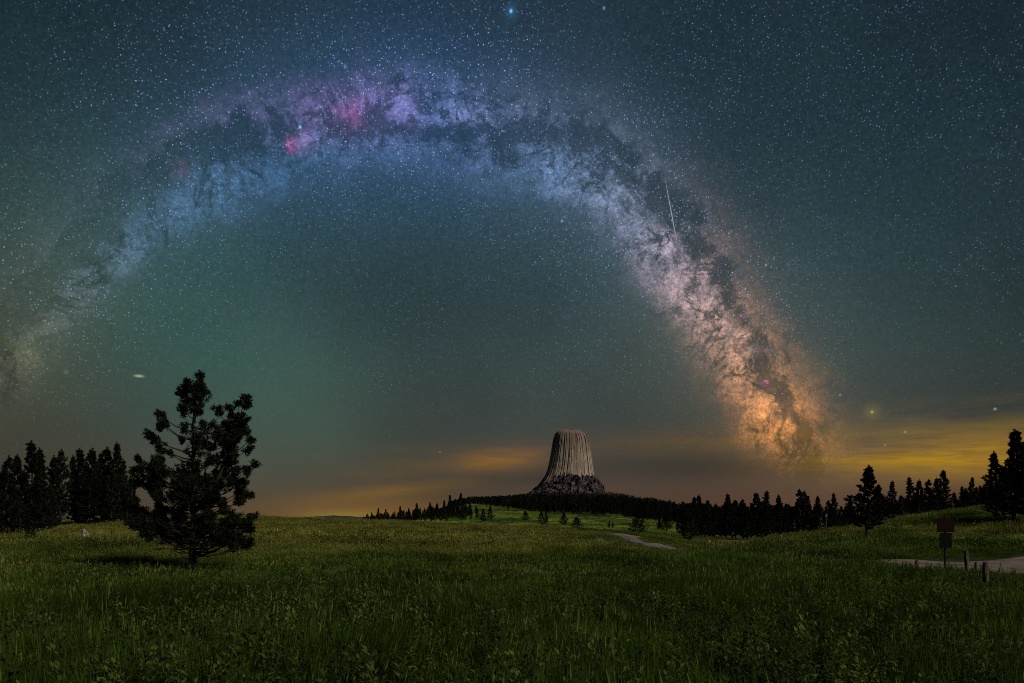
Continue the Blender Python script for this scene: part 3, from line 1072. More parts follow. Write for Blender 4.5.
for px, top, Y, v in [(-6, 462, 80, 1), (2, 470, 96, 3), (14, 480, 82, 3), (26, 478, 79, 5), (38, 476, 84, 3), (48, 486, 92, 5), (50, 484, 94, 3), (82, 488, 98, 5), (80, 474, 99, 7), (90, 472, 97, 3),
                      (100, 474, 98, 7), (112, 470, 97, 3), (120, 476, 100, 7), (128, 492, 99, 7), (136, 496, 103, 5), (5, 492, 78, 7), (20, 498, 77, 7), (34, 500, 79, 7), (46, 500, 84, 7), (54, 508, 90, 5)]:
    pine_top(px, top, Y, v, "low dark pine filling the foot of the left grove", "low pines in the left grove", wide=1.1)
pine_top(31, 521, 62, 7, "small young pine standing alone in front of the left grove", None, wide=1.1)

# --- the row in front of the forest hill, left of the rock tower
GR = "pines in the dark row left of the rock tower"
rowp = [(372, 512), (378, 508), (386, 509), (393, 512), (400, 506), (409, 508), (417, 503), (424, 508), (430, 502), (437, 503), (444, 500), (450, 495), (455, 499), (460, 493), (465, 498), (470, 502), (476, 505)]
labs = {378: "leftmost raised pine of the dark row left of the rock tower", 400: "spiky-headed pine in the left half of the dark row left of the tower",
        417: "pointed pine standing up in the middle of the dark row left of the tower", 450: "tall pine near the right end of the dark row, left of the tower's meadow",
        460: "tallest pine of the dark row, just where the forest hill begins", 476: "last low pine at the right end of the dark row, at the meadow's edge"}
for i, (px, top) in enumerate(rowp):
    Y = 380 + 40 * (i % 3)
    pine_top(px, top, Y, [0, 1, 3, 2, 6, 1][i % 6], labs.get(px, "dark pine in the row left of the rock tower, between its peaks"), GR, wide=1.25)
for i in range(52):
    px = 364 + i * 2.1 + random.uniform(-1, 1)
    top = np.interp(px, [364, 400, 440, 470], [514.5, 511, 505.5, 506]) + random.uniform(-1, 3)
    pine_top(px, top, random.uniform(300, 420), random.choice([1, 3, 5, 7]), "dark pine in the row left of the rock tower, between its peaks", GR, wide=1.3)

# --- scattered trees on the lit meadow below the forest
GM = "trees scattered on the bright meadow"
mid = [(471, 508, 345, 3, 1.2, "tiny pine at the left end of the bright meadow, beside the dark row"), (477, 507, 350, 1, 1.3, "second tiny pine from the left on the bright meadow"),
       (483, 509, 320, 5, 1.3, "round small tree in the left part of the bright meadow"), (490.5, 506, 345, 3, 1.7, "taller tree left of the pale meadow streak below the forest"),
       (508, 506, 520, 7, 1.2, "dark tree touching the forest edge above the meadow streak"), (525.5, 511, 345, 7, 1.7, "squat round tree alone in the meadow left of the rock tower"),
       (542, 509, 290, 3, 1.5, "tall dark tree in the meadow straight below the tower's left foot"), (546, 511, 300, 1, 1.4, "dark tree leaning against the tall one below the tower's left foot"),
       (564, 513, 285, 5, 1.7, "small tree in the meadow straight below the rock tower"), (577, 517, 250, 7, 1.9, "round dark bush-like tree below the rock tower's middle"),
       (609, 521, 262, 6, 1.8, "left one of two tiny trees standing close together on the meadow"), (612.5, 521.5, 262, 6, 1.8, "right one of two tiny trees standing close together on the meadow"),
       (638, 514.5, 178, 7, 1.9, "broad dark tree beside the far end of the gravel road"), (659, 517, 240, 6, 1.8, "thin tree just right of the broad one by the gravel road"),
       (666, 515, 235, 5, 2.0, "dark tree between the gravel road and the right-hand forest"), (677, 520, 250, 6, 1.6, "slim tree close to the left edge of the right-hand forest")]
for px, top, Y, v, w, lab in mid:
    pine_top(px, top, Y, v, lab, GM, wide=w)

# --- the forest line on the right
GF = "pines of the right-hand forest line"
peaks = [(693, 497, 160, 1, "pine at the left end of the right-hand forest, above the gravel road"), (700, 495, 170, 0, "broad-topped pine near the left end of the right-hand forest"),
         (708, 500, 175, 3, "pine in the first dip of the right-hand forest line"), (727, 494, 170, 3, "cone-shaped pine rising clear in the left part of the right-hand forest"),
         (742, 499, 180, 2, "slim pine left of the two rounded tops in the right-hand forest"), (757, 493, 165, 5, "left one of the two rounded tops in the right-hand forest"),
         (765, 491, 168, 1, "right one of the two rounded tops in the right-hand forest"), (781, 495, 175, 6, "slim pine right of the two rounded tops in the right-hand forest"),
         (800, 489, 170, 2, "loose open-crowned pine with gaps in the middle of the right-hand forest"), (804, 491, 180, 4, "pine crowding the loose open-crowned one in the right-hand forest"),
         (816, 496, 175, 6, "thin spire pine left of the pale marker post"), (834, 493, 160, 3, "wide cone pine right of the pale marker post"),
         (850, 497, 150, 1, "pine just left of the lone tree on the right slope"),
         (878, 484, 135, 6, "slim pine peeking out right of the lone tree on the right slope"),
         (893, 481, 130, 3, "cone-shaped pine alone between the lone tree and the clustered tops"), (911, 477, 125, 1, "left pine of the cluster behind the red sign"),
         (919, 480, 128, 0, "second pine from the left in the cluster behind the red sign"), (928, 479, 126, 2, "third pine of the cluster, left of the spire behind the red sign"),
         (944, 470, 122, 0, "tallest spire of the cluster straight above the red sign"), (937, 478, 125, 3, "pine crowding the left side of the spire above the red sign"),
         (962, 486, 125, 6, "low thin pine in the dip right of the spire above the red sign"), (972, 477, 118, 3, "cone-shaped pine between the red sign and the big right-hand pines"),
         (985, 484, 112, 5, "low rounded pine at the left foot of the big right-hand pines")]
for px, top, Y, v, lab in peaks:
    pine_top(px, top, Y, v, lab, GF, wide=1.2)
for i in range(78):
    px = 683 + i * 4.12 + random.uniform(-2, 2)
    top = np.interp(px, [683, 740, 850, 880, 960, 1010], [508, 505, 505, 500, 494, 484]) + random.uniform(-5, 7)
    Y = random.uniform(118, 190) if px > 760 else random.uniform(150, 230)
    if px > 880:
        Y = random.uniform(108, 150)
    pine_top(px, top, Y, random.choice([1, 3, 5, 7, 0]), "dark pine filling the right-hand forest line below its peaks", "filling pines of the right-hand forest", wide=1.25)
pine_top(688, 508, 120, 7, "low wide pine at the forest's left corner, nearest the gravel road", GF, wide=.9)
pine_top(868, 466, 57, 8, "lone tall pine on the right meadow slope, in front of the forest", None, wide=1.3)
pine_top(996, 452, 74, 0, "tall pine leaning on the left side of the biggest right-hand pine", GF, wide=1.25)
pine_top(1015, 430, 69, 9, "biggest dark pine at the right edge, top of the right slope", GF, wide=1.25)
pine_top(1026, 440, 70, 3, "tall pine cut by the right edge of the photo", GF, wide=1.2)
pine_top(1004, 468, 72, 7, "low wide pine filling the foot of the big right-hand pines", GF, wide=1.0)
pine_top(990, 478, 80, 7, "lowest wide pine at the left skirt of the big right-hand pines", GF, wide=.8)
pine_top(1036, 450, 68, 5, "dense pine just beyond the biggest right-hand one", GF, wide=1.1)

# --- forest on the hill below the tower: the front ranks tree by tree, the rest as one mass
GH = "front rank of the hillside forest"


def edge_Y(px):
    return np.interp(px, [452, 470, 500, 530, 560, 600, 640, 690, 740], [640, 680, 600, 500, 455, 455, 430, 400, 380])


for i in range(58):
    px = 456 + i * 4.25 + random.uniform(-1.5, 1.5)
    Y = float(edge_Y(px)) + random.uniform(0, 60)
    x, y, z = at(px, Y)
    pine(x, y, random.uniform(5, 9) * np.interp(px, [456, 480, 520], [.55, .6, 1]), random.choice([0, 1, 3, 5, 7]), "dark pine in the front rank of the forest below the rock tower", GH, wide=1.35)

lib = bpy.data.collections.new("forest_library")
for i in (0, 1, 3, 6):
    R_ = np.random.default_rng(60 + i)
    tr, cr = pine_parts(70 + i, wid=.2, nl=30, tpl=2, ntri=6, tl=.9, tw=.2)
    o = len(tr.v)
    me = bpy.data.meshes.new("forest_pine")
    me.from_pydata(tr.v + cr.v, [], tr.f + [tuple(a + o for a in f) for f in cr.f])
    me.materials.append(M_bark); me.materials.append(M_needle)
    me.polygons.foreach_set('material_index', np.array([0] * len(tr.f) + [1] * len(cr.f), np.int32))
    lib.objects.link(bpy.data.objects.new("forest_pine.%03d" % i, me))


def scatter(name, pts, rot, scl, idx, tint, lib):
    """one object whose points carry copies of the pieces in lib (geometry nodes)"""
    n = len(pts)
    me = bpy.data.meshes.new(name)
    me.vertices.add(n)
    me.vertices.foreach_set('co', np.asarray(pts, np.float32).ravel())
    for nm, typ, dat in (('rot', 'FLOAT_VECTOR', rot), ('scl', 'FLOAT_VECTOR', scl), ('pick', 'INT', idx), ('tint', 'FLOAT', tint)):
        a = me.attributes.new(nm, typ, 'POINT')
        a.data.foreach_set('vector' if typ == 'FLOAT_VECTOR' else 'value', np.asarray(dat, np.int32 if typ == 'INT' else np.float32).ravel())
    o = bpy.data.objects.new(name, me)
    COL.objects.link(o)
    g = bpy.data.node_groups.new(name + "_scatter", 'GeometryNodeTree')
    g.interface.new_socket('Geometry', in_out='INPUT', socket_type='NodeSocketGeometry')
    g.interface.new_socket('Geometry', in_out='OUTPUT', socket_type='NodeSocketGeometry')
    N, Lk = g.nodes, g.links
    gi, go = N.new('NodeGroupInput'), N.new('NodeGroupOutput')
    ip = N.new('GeometryNodeInstanceOnPoints')
    ci = N.new('GeometryNodeCollectionInfo')
    ci.inputs['Collection'].default_value = lib
    ci.inputs['Separate Children'].default_value = True
    ci.inputs['Reset Children'].default_value = True
    ip.inputs['Pick Instance'].default_value = True

    def attr(nm, typ):
        a = N.new('GeometryNodeInputNamedAttribute')
        a.data_type = typ
        a.inputs['Name'].default_value = nm
        return a.outputs['Attribute']
    e2r = N.new('FunctionNodeEulerToRotation')
    Lk.new(attr('rot', 'FLOAT_VECTOR'), e2r.inputs[0])
    Lk.new(gi.outputs[0], ip.inputs['Points'])
    Lk.new(ci.outputs[0], ip.inputs['Instance'])
    Lk.new(attr('pick', 'INT'), ip.inputs['Instance Index'])
    Lk.new(e2r.outputs[0], ip.inputs['Rotation'])
    Lk.new(attr('scl', 'FLOAT_VECTOR'), ip.inputs['Scale'])
    Lk.new(ip.outputs[0], go.inputs[0])
    m = o.modifiers.new("scatter", 'NODES')
    m.node_group = g
    return o


def build_forest():
    pts, rot, scl, idx, tint = [], [], [], [], []
    R = np.random.default_rng(11)
    th, k, X0, Y0, zb = TOWER
    while len(pts) < 5200:
        px = R.uniform(448, 790)
        e = float(edge_Y(px)) + 40
        Y = math.exp(R.uniform(math.log(e), math.log(2750)))
        X = (px - 512) / F * Y
        if math.hypot((X - X0), (Y - Y0)) < 120 and Y > Y0 - 95:
            continue
        z = gz(X, Y)
        h = R.uniform(7.5, 12) / 10 * np.interp(px, [448, 480, 530], [.6, .65, 1.0])
        h *= float(np.interp(Y, [650, 1000, 1600, 2700], [1.0, .8, .66, .6]))
        pts.append((X, Y, z - .2)); rot.append((0, 0, R.uniform(0, 6.28))); scl.append((h * 1.25, h * 1.25, h)); idx.append(R.integers(0, 4)); tint.append(R.uniform())
    # the trees that climb the boulder skirt of the tower
    sk = [c for c in th.children if c.name.startswith("boulder_skirt")][0]
    bpy.context.view_layer.update()
    n = 0
    while n < 90:
        px, py = R.uniform(531, 605), R.uniform(472, 494)
        lim = np.interp(px, [531, 545, 560, 575, 590, 597, 605], [491, 480, 475, 473, 475, 479, 490])
        if py < lim or R.uniform() > .35 + .65 * mnoise.noise((px * .13, py * .13, 0)) * 1.5 + .3:
            continue
        ok, hit, nrm, _i = sk.ray_cast(Vector(((px - 569) * k, -400, zf(Y0, py) - zb)), Vector((0, 1, 0)))
        if not ok:
            continue
        h = R.uniform(.8, 1.5)
        pts.append((X0 + hit.x, Y0 + hit.y + 1, zb + hit.z - 3)); rot.append((0, 0, R.uniform(0, 6.28))); scl.append((h * 1.5, h * 1.5, h)); idx.append(R.integers(0, 4)); tint.append(R.uniform())
        n += 1
    o = scatter("forest", pts, rot, scl, idx, tint, lib)
    tag(o, "dense dark forest covering the slope round the foot of the rock tower", "forest", kind='stuff')


build_forest()

# ------------------------------------------------------------------ meadow grass and broad-leaved herbs
def leaf_shader(T, out, color, trans=0.35):
    d = T.node('ShaderNodeBsdfDiffuse')
    t = T.node('ShaderNodeBsdfTranslucent')
    T.plug(d.inputs[0], color)
    T.plug(t.inputs[0], color)
    m = T.node('ShaderNodeMixShader')
    m.inputs[0].default_value = trans
    T.t.links.new(d.outputs[0], m.inputs[1])
    T.t.links.new(t.outputs[0], m.inputs[2])
    T.t.links.new(m.outputs[0], out.inputs[0])


def inst_tint(T):
    a = T.node('ShaderNodeAttribute', attribute_type='INSTANCER', attribute_name='tint')
    return Sc(T, a.outputs['Fac'])


def m_grass(T, out):
    straw, lush = meadow_tint(T, wpos(T))
    k = inst_tint(T)
    c = T.mixc(lush, (.060, .096, .015), (.084, .152, .017))
    c = T.mixc(straw, c, (.205, .200, .034))
    c = c * T.smooth(T.noise(wpos(T) * (.16, .09, .1), 1.0, 4, 0.6), 0.38, 0.62, 0.55, 1.35)
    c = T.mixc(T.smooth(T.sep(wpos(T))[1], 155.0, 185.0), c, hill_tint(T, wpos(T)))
    c = c * (T.smooth(k, 0.0, 1.0, 0.45, 1.0) + T.smooth(k, 0.8, 1.0) * 0.9)
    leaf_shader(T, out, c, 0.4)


def m_stalk(T, out):
    straw, lush = meadow_tint(T, wpos(T))
    c = T.mixc(straw, (.085, .105, .024), (.20, .19, .055))
    leaf_shader(T, out, c * T.smooth(inst_tint(T), 0.0, 1.0, 0.6, 1.4), 0.3)


def m_herb(T, out):
    k = inst_tint(T)
    c = T.mixc(k ** 1.6, (.026, .044, .011), (.130, .168, .034))
    leaf_shader(T, out, c, 0.3)


M_grass = material("meadow_grass_blades", m_grass)
M_stalk = material("dry_grass_stalks", m_stalk)
M_herb = material("herb_leaves", m_herb)


def blade(v, f, R, x, y, h, w, lean, segs=3):
    a = R.uniform(0, 6.28)
    b = R.uniform(0, 6.28)
    dx, dy = math.cos(a) * lean * h, math.sin(a) * lean * h
    wx, wy = math.cos(b) * w / 2, math.sin(b) * w / 2
    b0 = len(v)
    for i in range(segs):
        t = i / segs
        k = 1 - t * .55
        v.append((x + dx * t * t - wx * k, y + dy * t * t - wy * k, h * t * (1 - lean * .25 * t)))
        v.append((x + dx * t * t + wx * k, y + dy * t * t + wy * k, h * t * (1 - lean * .25 * t)))
    v.append((x + dx, y + dy, h * (1 - lean * .25)))
    for i in range(segs - 1):
        f.append((b0 + 2 * i, b0 + 2 * i + 1, b0 + 2 * i + 3, b0 + 2 * i + 2))
    e = b0 + 2 * (segs - 1)
    f.append((e, e + 1, b0 + 2 * segs))


def clump(seed, rad, n, h0, h1, w0, w1, stalks, segs=3):
    R = np.random.default_rng(seed)
    v, f, mi = [], [], []
    for i in range(n):
        r = rad * math.sqrt(R.uniform()); a = R.uniform(0, 6.28)
        blade(v, f, R, r * math.cos(a), r * math.sin(a), R.uniform(h0, h1), R.uniform(w0, w1), abs(R.normal(.25, .25)), segs)
    mi += [0] * len(f)
    for i in range(stalks):
        r = rad * math.sqrt(R.uniform()); a = R.uniform(0, 6.28)
        n0 = len(f)
        x, y, h = r * math.cos(a), r * math.sin(a), R.uniform(h1 * 1.0, h1 * 1.5)
        blade(v, f, R, x, y, h, w0 * .6, R.uniform(.02, .15), 2)
        # seed head
        b = R.uniform(0, 6.28); q = w1 * .75
        b0 = len(v)
        v += [(x, y, h * .80), (x + q * math.cos(b), y + q * math.sin(b), h * .88), (x, y, h * 1.03), (x - q * math.cos(b), y - q * math.sin(b), h * .88)]
        f.append((b0, b0 + 1, b0 + 2, b0 + 3))
        mi += [1] * (len(f) - n0)
    return v, f, mi


def herb(seed, H, nst, nl, ll):
    R = np.random.default_rng(seed)
    v, f = [], []
    for s_ in range(nst):
        a = R.uniform(0, 6.28); r = R.uniform(0, .09)
        x0, y0 = r * math.cos(a), r * math.sin(a)
        h = H * R.uniform(.6, 1.0); lx, ly = R.normal(0, .18, 2) * h
        blade(v, f, R, x0, y0, h, .010, .1, 2)
        for k in range(nl):
            t = .2 + .8 * (k + R.uniform(0, .6)) / nl
            c = np.array([x0 + lx * t * t * .3, y0 + ly * t * t * .3, h * t])
            az = k * 2.4 + R.uniform(0, 1)
            d = np.array([math.cos(az), math.sin(az), R.uniform(.3, 1.4)]); d /= np.linalg.norm(d)
            sd_ = np.cross(d, (0, 0, 1)); sd_ /= np.linalg.norm(sd_)
            L = ll * R.uniform(.6, 1.2) * (1.15 - .5 * t); w = L * R.uniform(.18, .28)
            up = np.cross(sd_, d)
            b0 = len(v)
            v += [tuple(c), tuple(c + d * L * .45 + sd_ * w + up * w * .3), tuple(c + d * L - up * L * .12), tuple(c + d * L * .45 - sd_ * w + up * w * .3), tuple(c + d * L * .5)]
            f += [(b0, b0 + 1, b0 + 4), (b0 + 1, b0 + 2, b0 + 4), (b0 + 2, b0 + 3, b0 + 4), (b0 + 3, b0, b0 + 4)]
    return v, f, [0] * len(f)


def lib_add(coll, name, data, mats):
    v, f, mi = data
    me = bpy.data.meshes.new(name)
    me.from_pydata(v, [], f)
    for m in mats:
        me.materials.append(m)
    me.polygons.foreach_set('material_index', np.asarray(mi, np.int32))
    me.update()
    coll.objects.link(bpy.data.objects.new(name, me))


glib = bpy.data.collections.new("grass_library")
# names sort alphabetically into index order: 0-4 fine, 5-8 middle, 9-12 coarse
for i in range(5):
    lib_add(glib, "grass_a%d" % i, clump(100 + i, .20, 34, .16, .46, .006, .012, i % 2), [M_grass, M_stalk])
for i in range(4):
    lib_add(glib, "grass_b%d" % i, clump(120 + i, .42, 44, .18, .46,   .014, .026, 2), [M_grass, M_stalk])
for i in range(4):
    lib_add(glib, "grass_c%d" % i, clump(140 + i, .95, 60, .18, .42, .035, .065, 4, 2), [M_grass, M_stalk])
hlib = bpy.data.collections.new("herb_library")
for i in range(6):
    lib_add(hlib, "herb_a%d" % i, herb(160 + i, .34 + .05 * i, 3 + i % 3, 9, .085 + .012 * (i % 3)), [M_herb])


def polar_points(R, n, r0, r1, a0=-42, a1=43):
    r = np.sqrt(R.uniform(r0 ** 2, r1 ** 2, n))
    a = np.radians(R.uniform(a0, a1, n))
    return r * np.sin(a), r * np.cos(a)


def build_meadow():
    R = np.random.default_rng(21)
    X, Y, I, Sx, Sz = [], [], [], [], []
    for n, r0, r1, i0, i1 in ((17000, 6, 24, 0, 5), (20000, 21, 56, 5, 9), (34000, 50, 165, 9, 13)):
        x, y = polar_points(R, n, r0, r1)
        X.append(x); Y.append(y); I.append(R.integers(i0, i1, n))
        Sx.append(R.uniform(.75, 1.25, n)); Sz.append(R.uniform(.6, 1.2, n))
    X, Y, I, Sx, Sz = map(np.concatenate, (X, Y, I, Sx, Sz))
    x, y = polar_points(R, 9000, 160, 640, -5, 14.5)
    X = np.concatenate([X, x]); Y = np.concatenate([Y, y]); I = np.concatenate([I, R.integers(9, 13, 9000)])
    Sx = np.concatenate([Sx, R.uniform(1.2, 2.6, 9000)]); Sz = np.concatenate([Sz, R.uniform(.7, 1.7, 9000)])
    g = np.full(X.shape, 9.0)
    nr = Y < 160
    g[nr] = road_gap(X[nr], Y[nr])
    edge = np.where(I < 5, .1, np.where(I < 9, .3, .75))
    keep = g > edge - 1.1 * R.uniform(0, 1, len(g)) ** 4
    # shorter growth along the verge and on the worn crest by the bend
    short = ss(g, 0, 5) * .6 + .4
    bend = np.maximum(np.exp(-((X - 9.5) / 5.0) ** 2) * ss(Y, 45, 52) * (1 - ss(Y, 95, 120)), .95 * ss(X, 13.0, 16) * ss(Y, 19, 24) * (1 - ss(Y, 40, 46)))
    short = short * (1 - .68 * bend)
    pxs = 512 + F * X / np.maximum(Y, 1)
    tall = ss(pxs, 676, 705) * (1 - ss(pxs, 860, 925)) * ss(Y, 28, 34) * (1 - ss(Y, 46, 58))
    short = short * (1 - tall) + 1.9 * tall
    hd = np.hypot(X - (193 - 512) / F * 27.7, (Y - 26.0) * .45)
    Sz = Sz * (.35 + .65 * ss(hd, .8, 2.4))
    Sz = Sz * short * (1 + .25 * np.sin(X * .4) * np.sin(Y * .33 + 1)) * (1 - .38 * ss(Y, 14, 26)) * (1 - .25 * ss(Y, 50, 110))
    X, Y, I, Sx, Sz = (q[keep] for q in (X, Y, I, Sx, Sz))
    Z = ground_z(X, Y)
    n = len(X)
    nz = np.array([(mnoise.noise((a * .22, b * .16, 1.0)), mnoise.noise((a * .22, b * .16, 9.0)), mnoise.noise((a * .5, b * .35, 5.0))) for a, b in zip(X, Y)])
    Sz = Sz * np.clip(1 + .75 * nz[:, 2] + .35 * nz[:, 0], .4, 1.8)
    yaw = R.uniform(0, 6.28, n)
    lx, ly = nz[:, 0] * .55 + R.normal(0, .08, n), nz[:, 1] * .55 + R.normal(0, .08, n)
    rot = np.stack([lx * np.cos(yaw) + ly * np.sin(yaw), -lx * np.sin(yaw) + ly * np.cos(yaw), yaw], 1)
    o = scatter("meadow_grass", np.stack([X, Y, Z - .01], 1), rot, np.stack([Sx, Sx, Sz], 1), I, R.uniform(0, 1, n), glib)
    tag(o, "tall wild grass covering the whole dark meadow", "grass", kind='stuff')
    # herbs, thick close by and thinning out with distance
    x1, y1 = polar_points(R, 7000, 6, 17)
    x2, y2 = polar_points(R, 7000, 12, 34)
    X, Y = np.concatenate([x1, x2]), np.concatenate([y1, y2])
    dens = np.array([mnoise.noise((a * .28, b * .28, 3.3)) for a, b in zip(X, Y)])
    keep = (dens + R.uniform(-.5, .5, len(X)) > -.08 + .30 * ss(Y, 11, 30) + .10) & (road_gap(X, Y) > .4)
    X, Y = X[keep], Y[keep]
    n = len(X)
    sc_ = R.uniform(.6, 1.25, n) * (1.05 - .25 * ss(Y, 14, 30))
    rot = np.stack([R.normal(0, .1, n), R.normal(0, .1, n), R.uniform(0, 6.28, n)], 1)
    o = scatter("meadow_herbs", np.stack([X, Y, ground_z(X, Y) - .01], 1), rot, np.stack([sc_] * 3, 1), R.integers(0, 6, n), R.uniform(0, 1, n) ** 1.5, hlib)
    tag(o, "leafy green herbs growing thick among the foreground grass", "herbs", kind='stuff')


build_meadow()


# ------------------------------------------------------------------ sign, posts, rocks
def box_bev(mb_v, mb_f, cx, cy, cz, sx, sy, sz, b=.006):
    """box with bevelled vertical and horizontal edges"""
    import bmesh
    bm = bmesh.new()
    bmesh.ops.create_cube(bm, size=1.0)
    for v in bm.verts:
        v.co = Vector((v.co.x * sx, v.co.y * sy, v.co.z * sz))
    bmesh.ops.bevel(bm, geom=bm.edges[:], offset=min(b, sx * .3, sy * .3, sz * .3), segments=2, affect='EDGES')
    o = len(mb_v)
    bm.verts.index_update()
    mb_v += [(v.co.x + cx, v.co.y + cy, v.co.z + cz) for v in bm.verts]
    mb_f += [tuple(q.index + o for q in f.verts) for f in bm.faces]
    bm.free()


def m_wood(c0, c1):
    def b(T, out):
        P = T.node('ShaderNodeTexCoord').outputs['Object']
        x, y, z = T.sep(P)
        n = T.noise(T.comb(x * 40, y * 40, z * 3), 1.0, 5, 0.7)
        principled(T, out, T.mixc(n, c0, c1), 0.9, 0.15, bump(T, n, 0.7, 0.01))
    return b


def m_paint(c):
    def b(T, out):
        n = T.noise(T.node('ShaderNodeTexCoord').outputs['Object'], 9.0, 5, 0.65)
        principled(T, out, T.mixc(n, tuple(q * .7 for q in c), tuple(q * 1.2 for q in c)), 0.9, 0.05)
    return b


def build_sign():
    x, y, z = at(945, 28.7)
    th = thing("road_sign", (x, y, z), rz=-.12)
    tag(th, "dark post with a red-brown board above a smaller black board, beside the gravel road", "sign")
    k = 28.7 / F
    ztop = zf(28.7, 515.5) - z
    dark = material("dark_metal_post", m_paint((.022, .022, .024)))
    v, f = [], []
    box_bev(v, f, 0, 0.0, (ztop - .4) / 2, .065, .065, ztop + .4, .008)
    obj_mesh("post", v, f, dark, th)
    v, f = [], []
    zc = zf(28.7, 525.3) - z
    box_bev(v, f, 0, -.052, zc, 16.5 * k, .03, 13.5 * k, .012)
    up = obj_mesh("upper_board", v, f, material("red_brown_board", m_paint((.020, .008, .007))), th)
    up['label'] = "red-brown upper board"
    v, f = [], []
    for dz in (-.13, .13):
        box_bev(v, f, 0, -.072, zc + dz, .022, .012, .022, .004)
    obj_mesh("bolt", v, f, dark, up)
    v, f = [], []
    zc2 = zf(28.7, 540.5) - z
    box_bev(v, f, .0, -.050, zc2, 11.5 * k, .025, 15 * k, .01)
    lo = obj_mesh("lower_board", v, f, material("black_board", m_paint((.008, .0085, .009))), th)
    lo['label'] = "black lower board"


build_sign()
M_post = material("weathered_post_wood", m_wood((.045, .034, .026), (.15, .115, .09)))
M_postpale = material("pale_post_wood", m_wood((.16, .14, .12), (.36, .33, .29)))


def round_post(name, px, Y, top, rad, label, cat, group=None, tilt=0.0, mat=None, lumps=.06):
    x, y, z = at(px, Y)
    h = zf(Y, top) - z
    R = np.random.default_rng(int(px))
    v, f = [], []
    n, m = 14, 10
    for i in range(m + 1):
        t = i / m
        for k in range(n):
            a = 2 * math.pi * k / n
            r = rad * (1.06 - .12 * t) * (1 + lumps * math.sin(k * 2.1 + i) + R.normal(0, lumps * .4))
            if i == m:
                r *= .86
            v.append((r * math.cos(a) + tilt * h * t, r * math.sin(a), -.3 + (h + .3) * t - (0.02 if i == m and k % 3 == 0 else 0)))
    for i in range(m):
        for k in range(n):
            k2 = (k + 1) % n
            f.append((i * n + k, i * n + k2, (i + 1) * n + k2, (i + 1) * n + k))
    v.append((tilt * h, 0, h + .015))
    for k in range(n):
        f.append((m * n + k, m * n + (k + 1) % n, len(v) - 1))
    o = obj_mesh(name, v, f, mat or M_post, loc=(x, y, z))
    tag(o, label, cat, group)
    return o


GP = "weathered posts beside the gravel road"
round_post("fence_post", 985.5, 21.0, 562, .075, "nearest and tallest grey wooden post, standing in the grass right of the sign", "post", GP)
round_post("fence_post", 967.5, 26.0, 550, .065, "slightly leaning dark wooden post close to the right of the sign", "post", GP, tilt=-.06)
round_post("fence_post", 976, 26.0, 562, .05, "short stump-like post between the leaning one and the nearest one", "post", GP)
round_post("fence_post", 917, 31.0, 560, .075, "low wooden post left of the sign, against the pale road", "post", GP)


def marker():
    x, y, z = at(826, 86)
    th = thing("marker_post", (x, y, z))
    tag(th, "thin pale marker post with a small head before the right-hand forest", "post")
    h = zf(86, 514.5) - z
    mp = material("pale_marker_paint", m_paint((.075, .075, .075)))
    v, f = [], []
    box_bev(v, f, 0, 0, h / 2 - .1, .10, .10, h + .2, .01)
    obj_mesh("post", v, f, mp, th)
    v, f = [], []
    box_bev(v, f, 0, -.08, h - .12, .24, .05, .34, .015)
    obj_mesh("sign_plate", v, f, material("marker_plate", m_paint((.12, .12, .12))), th)


marker()
round_post("stake", 781.5, 82, 534.5, .07, "very short pale stake on the grass rim before the right-hand forest", "stake", mat=M_postpale)


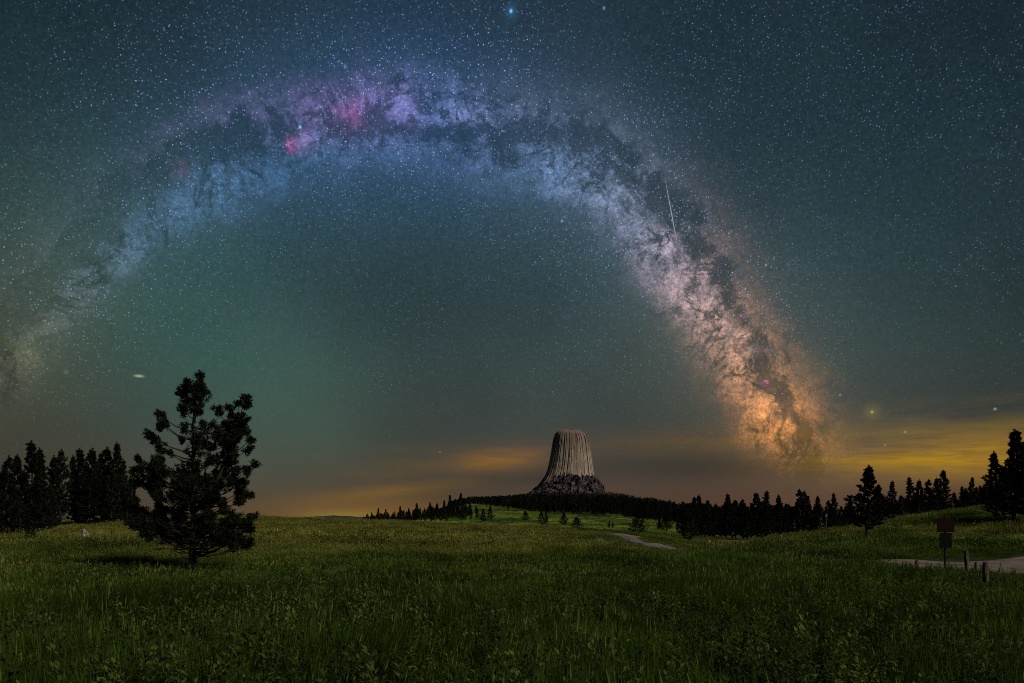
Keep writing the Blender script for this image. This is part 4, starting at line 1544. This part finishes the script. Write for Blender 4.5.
def rock(px, Y, w, h, seed, label):
    import bmesh
    x, y, z = at(px, Y)
    bm = bmesh.new()
    bmesh.ops.create_icosphere(bm, subdivisions=4, radius=1.0)
    for v in bm.verts:
        p = v.co.copy()
        d = 1 + .35 * mnoise.noise(p * 1.1 + Vector((seed, 0, 0))) + .2 * mnoise.noise(p * 2.6 + Vector((0, seed, 0))) + .08 * mnoise.noise(p * 6)
        p *= d
        v.co = Vector((p.x * w / 2, p.y * w / 2 * .8, max(p.z, -.5) * h * .62))
    me = bpy.data.meshes.new("rock")
    bm.to_mesh(me); bm.free()
    me.materials.append(M_rock)
    o = bpy.data.objects.new("rock", me)
    COL.objects.link(o)
    o.location = (x, y, z + h * .32)
    tag(o, label, "rock")


def m_rockpale(T, out):
    P = T.node('ShaderNodeTexCoord').outputs['Object']
    n = T.noise(P, 7.0, 7, 0.7)
    c = T.mixc(T.smooth(n, 0.42, 0.55), (.04, .038, .035), (.30, .29, .26))
    principled(T, out, c, 0.95, 0.1, bump(T, n, 0.9, 0.04))


M_rock = material("pale_lichened_rock", m_rockpale)
rock(84.5, 60, .58, .85, 1.0, "small pale rock in the grass in front of the left grove")
rock(766, 97, .38, .62, 3.0, "small pale rock at the dark foot of the right-hand forest")
rock(709, 112, .55, .5, 5.0, "pale rock on the rim left of the right-hand forest's foot")


# ------------------------------------------------------------------ meteors high over the land
def meteor(p0, p1, width, strength, label):
    Y = 9000.0
    a = Vector(((p0[0] - 512) / F * Y, Y, zf(Y, p0[1])))
    b = Vector(((p1[0] - 512) / F * Y, Y * 1.03, 0))
    b.x *= 1.03
    b.z = CAM_Z + (zf(Y, p1[1]) - CAM_Z) * 1.03
    mb = MB()
    n = 12
    w = width * Y / F / 2
    mb.tube([tuple(a.lerp(b, i / n)) for i in range(n + 1)], [w * (.12 + .88 * math.sin(math.pi * min(1, (i / n) ** 1.2 * .9 + .05))) for i in range(n + 1)], 8)

    def m(T, out):
        e = T.node('ShaderNodeEmission')
        e.inputs[0].default_value = (.85, .9, .95, 1)
        e.inputs[1].default_value = strength
        T.t.links.new(e.outputs[0], out.inputs[0])
    o = mb.build("meteor", material("glowing_meteor", m))
    tag(o, label, "meteor")


meteor((665.5, 181), (677, 243), .75, .42, "long thin white meteor streak crossing the bright band of the galaxy")
